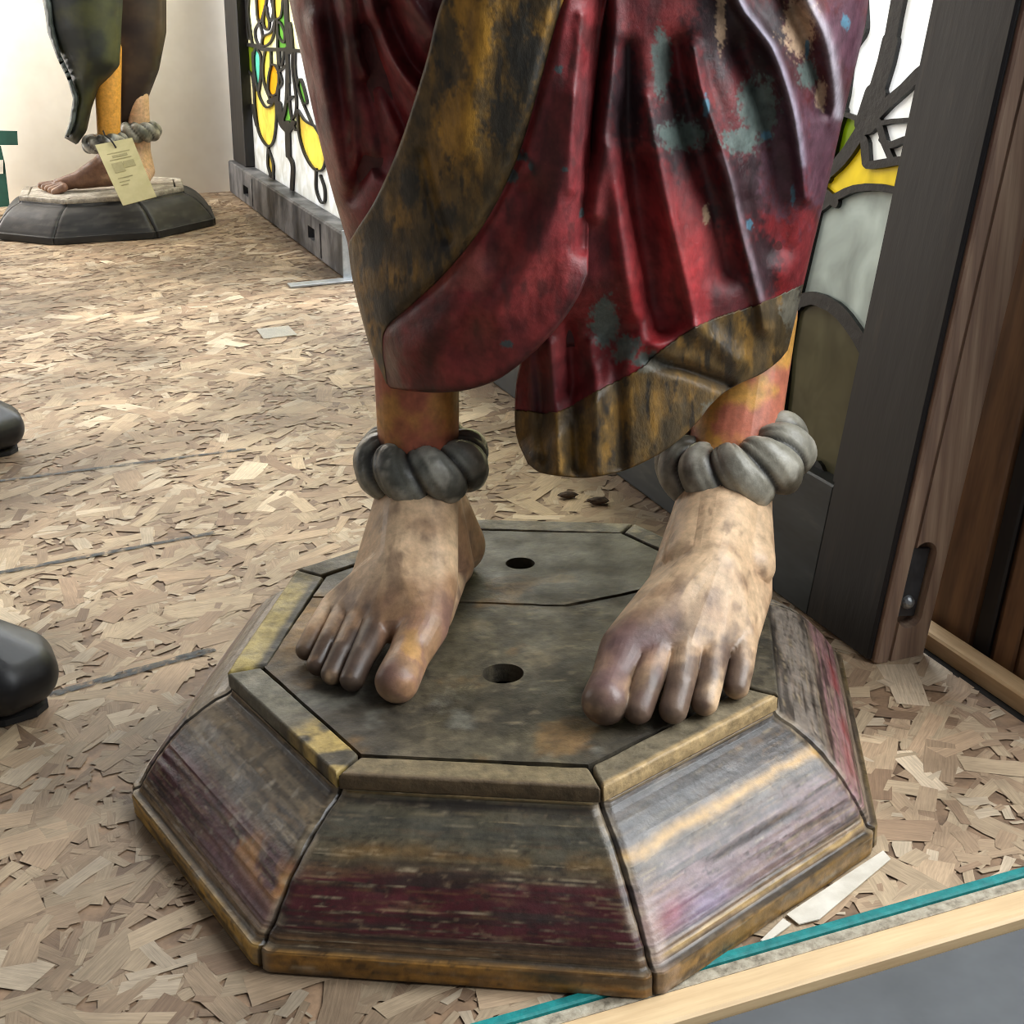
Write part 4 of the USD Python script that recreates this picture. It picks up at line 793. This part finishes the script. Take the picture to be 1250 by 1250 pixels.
def far_piece(name, poly, thick, y0, col, step=4., parent=FS, mat_='dusky_paint', rnd=None, seed=0):
    v, f, P, h = inflate(poly, lambda P, h: far_place(P, h, y0), thick, step, rnd)
    if trimesh.Trimesh(v, f, process=False).volume < 0: f = f[:, ::-1]
    n = fb(v * 20, 4, 521 + seed); c = np.broadcast_to(lin(col[0]), v.shape).copy(); c = mixc(c, col[1], sst(.4, .62, n)); return obj(name, (v, f), mat_, parent, smooth=True, cd=c)
far_piece('cloak', [(100, -90), (100, 60), (130, 140), (150, 158), (161, 152), (180, 122), (194, 86), (203, 40), (203, 0), (200, -90)], .05, YF + .04, ((40, 26, 24), (62, 46, 34)), 5, seed=1)
far_piece('robe', [(40, -90), (52, 0), (60, 42), (72, 70), (83, 95), (91, 120), (86, 150), (78, 168), (94, 177), (106, 160), (112, 132), (121, 106), (136, 92), (146, 80), (150, 0), (152, -90)], .06, YF - .055, ((22, 28, 24), (58, 60, 30)), 4, seed=2)
far_piece('robe_fold', [(50, -20), (58, 40), (70, 72), (82, 96), (89, 120), (85, 148), (79, 166), (84, 168), (92, 148), (96, 120), (86, 92), (74, 66), (66, 30), (62, -20)], .012, YF - .085, ((92, 100, 96), (58, 64, 60)), 3, seed=3)
def FP(px, py, dy=0.): return aty(px, py, YF + dy)
fleg = smooth_body([hullspheres([(FP(131, 60, -.03), .027), (FP(133, 176, -.03), .0215)]), hullspheres([(FP(133, 176, -.03), .0215), (FP(132, 205, -.03), .024)]),
                    hullspheres([(FP(134, 214, -.03), .021), (FP(96, 220, -.045), .017), (FP(132, 198, -.03), .022)]), hullspheres([(FP(96, 219, -.045), .016), (FP(72, 226, -.05), .013)])]
                   + [hullspheres([(FP(72 + k * 1.5, 224 + k * 1.2, -.035 - k * .012), .008), (FP(50 + k * 4.2, 226.5 + k * 1.9, -.035 - k * .012), .0068)]) for k in range(5)], .005, 6)
vv = A_(fleg.vertices); n = fb(vv * 20, 4, 531); c = np.broadcast_to(lin((178, 140, 110)), vv.shape).copy(); c = mixc(c, (120, 86, 66), sst(.42, .6, n)); c = mixc(c, (214, 154, 64), sst(.165, .18, vv[:, 2]))
obj('leg', fleg, 'painted_skin', FS, smooth=True, cd=c)
fleg2 = smooth_body([hullspheres([(FP(168, 120, .03), .022), (FP(171, 185, .03), .021)]), hullspheres([(FP(171, 185, .03), .021), (FP(176, 208, .02), .021), (FP(166, 216, -.02), .018)]), hullspheres([(FP(176, 210, .02), .018), (FP(172, 224, -.07), .014)])], .006, 6)
vv = A_(fleg2.vertices); obj('leg', fleg2, 'painted_skin', FS, smooth=True, cd=np.broadcast_to(lin((214, 176, 140)), vv.shape))
anklet(FS, FP(128, 174, -.03), .030, .0150, (-.06, 0), 9, 2, ((150, 148, 138), (70, 68, 60)), res=.5)
anklet(FS, FP(168, 160, .03), .030, .0165, (.05, 0), 9, 2, ((150, 148, 138), (84, 84, 74)), res=.5)
tg = thing('price_tag', 'cream card tag hanging by a dark string from the far statue\'s anklet', 'tag')
TY = YF - .115
c4 = [aty(x, y, TY + dy) for x, y, dy in ((116, 177, 0), (161, 168, 0), (191, 240, -.09), (150, 251, -.09))]
def card_grid(a, b, n=9):
    s, t = np.linspace(0, 1, n)[None, :, None], np.linspace(0, 1, n)[:, None, None]; q = (1 - t) * ((1 - s) * c4[0] + s * c4[1]) + t * ((1 - s) * c4[3] + s * c4[2])
    nrm = np.cross(c4[1] - c4[0], c4[3] - c4[0]); nrm /= np.linalg.norm(nrm); nrm *= -np.sign(nrm[1] + 1e-9) * 1; return q, nrm
q, nrm = card_grid(0, 1)
nrm = nrm if (CAM - c4[0]) @ nrm > 0 else -nrm
bow = (.004 * np.sin(np.linspace(0, np.pi, 9)))[:, None, None] * nrm
v, f = shell(q + bow, q + bow - nrm * .0012); f = f if trimesh.Trimesh(v, f, process=False).volume > 0 else f[:, ::-1]
obj('card', (v, f), 'card', tg, smooth=20)
def on_card(s, t): return (1 - t) * ((1 - s) * c4[0] + s * c4[1]) + t * ((1 - s) * c4[3] + s * c4[2]) + (.004 * math.sin(np.pi * t) + .0006) * nrm
pr = []
for s0, s1, t0, t1 in ((.2, .82, .19, .205), (.3, .72, .235, .275), (.2, .8, .30, .312), (.2, .5, .36, .52), (.52, .82, .36, .47), (.2, .62, .60, .612), (.2, .5, .66, .672), (.2, .42, .71, .722)):
    k = A_([[on_card(s0, t0), on_card(s1, t0)], [on_card(s0, t1), on_card(s1, t1)]]); pr.append(shell(k, k - nrm * .0004))
obj('print', join(pr), 'card_print', tg)
obj('string', tube([on_card(.5, .12), on_card(.48, .05) + nrm * .003, on_card(.45, -.02) + nrm * .004, FP(128, 165, -.075), FP(126, 160, -.06)], .0016), 'string', tg, smooth=True)

# ================================================================== odds and ends
def shoe(px, py, s, label, mx):
    tip = atz(px, py, 0); d = A_([1., .05, 0]); d /= np.linalg.norm(d); sd = A_([-d[1], d[0], 0])
    P = lambda a, b, z: tip + d * (a * s) + sd * (b * s) + z_ * (z * s)
    root = thing('black_shoe', label, 'shoe', None, P(-.1, 0, 0))
    up = smooth_body([hullspheres([(P(-.024, 0, .026), .022 * s), (P(-.030, .014, .027), .022 * s), (P(-.034, -.014, .027), .022 * s), (P(-.070, 0, .040), .034 * s), (P(-.062, .010, .030), .029 * s)]),
                      hullspheres([(P(-.070, 0, .040), .034 * s), (P(-.15, 0, .055), .030 * s), (P(-.15, 0, .034), .031 * s)]), hullspheres([(P(-.15, 0, .05), .032 * s), (P(-.19, 0, .10), .032 * s), (P(-.20, 0, .034), .030 * s)])], .004, 8)
    vv = A_(up.vertices); vv[:, 2] = np.maximum(vv[:, 2], .0042 * s); up.vertices = vv
    obj('upper', up, 'black_leather', root, smooth=True)
    sole = Polygon([(-.002, 0), (-.008, .018), (-.03, .034), (-.07, .035), (-.14, .028), (-.2, .03), (-.23, .018), (-.23, -.018), (-.2, -.03), (-.14, -.028), (-.07, -.034), (-.03, -.032), (-.008, -.018)]).buffer(-.009)
    m = trimesh.creation.extrude_polygon(sole, .0042, engine='earcut'); w = A_(m.vertices)
    obj('sole', (A_([P(a, b, z) for a, b, z in w]), A_(m.faces)), 'dark_void', root)
shoe(81, 862, 1.0, 'larger black rounded shoe toe at the left edge, nearer to the octagonal base', 0)
shoe(36, 550, .98, 'smaller black shoe toe at the left edge, farther back on the floor', 0)
# green stand at the far left
yg = 2.02
def flat_px(poly, y0, t, mat_, name, parent):
    p = Polygon(poly); m = trimesh.creation.extrude_polygon(p, t, engine='earcut'); w = A_(m.vertices); v = aty(w[:, 0], w[:, 1], y0 + w[:, 2])
    f = A_(m.faces); f = f if trimesh.Trimesh(v, f, process=False).volume > 0 else f[:, ::-1]; return obj(name, (v, f), mat_, parent)
gs = thing('green_stand', 'dark green metal stand with a projecting top arm, cut off by the far left edge', 'stand')
gy = 2.16
flat_px([(-40, 176), (1, 178), (6, 200), (12, 252), (-40, 256)], gy, .03, 'green_paint', 'post', gs)
flat_px([(-40, 158), (21, 160), (22, 177), (-40, 177)], gy - .004, .04, 'green_paint', 'arm', gs)
flat_px([(-10, 196), (4, 195), (4, 212), (-10, 213)], gy - .002, .0019, 'white_paper', 'sticker', gs)
def paper(name, pts, mat_, label, cat, h=.0006, lift=.0):
    p = [atz(x, y, .0)[:2] for x, y in pts]; m = trimesh.creation.extrude_polygon(Polygon(p), h, engine='earcut').subdivide_to_size(.01); v = A_(m.vertices); v[:, 2] += .0002 + lift * fb2(v[:, 0] * 30, v[:, 1] * 30, 2, 7)
    tag(obj(name, (v, A_(m.faces)), mat_), label, cat)
paper('clear_label', [(313, 402), (352, 398), (363, 409), (322, 414)], 'clear_film', 'small square of clear film stuck on the floor left of the robe', 'film')
paper('white_card', [(-40, 284), (0, 284), (14, 289), (2, 293), (-40, 294)], 'white_paper', 'white card on the floor beside the far statue, cut off by the left edge', 'card')
paper('paper_strip', [(960, 1118), (1078, 1040), (1087, 1050), (1000, 1124), (975, 1130)], 'white_paper', 'off-white paper strip on the floor along the right front side of the octagonal base', 'paper', lift=.0008)
paper('paper_strip', [(928, 1150), (956, 1123), (966, 1130), (936, 1152)], 'white_paper', 'small torn scrap of white paper by the teal strip under the octagonal base', 'paper', lift=.0008)
# crumbs of dark bark behind the base
def crumb(px, py, s, label):
    c = atz(px, py, s * .45); ic = trimesh.creation.icosphere(2, 1.); v = A_(ic.vertices); v = v * [s * 1.5, s * .8, s * .5] * (0.7 + .7 * fb(v * 1.7 + px, 3, 5))[:, None]
    v[:, 2] = np.maximum(v[:, 2], -s * .42); tag(obj('bark_crumb', (v + c, A_(ic.faces)), 'debris', None), label, 'crumb')
crumb(693, 604, .0055, 'left one of two dark bark crumbs on the floor behind the octagonal base'); crumb(730, 611, .0060, 'right one of two dark bark crumbs on the floor behind the octagonal base')
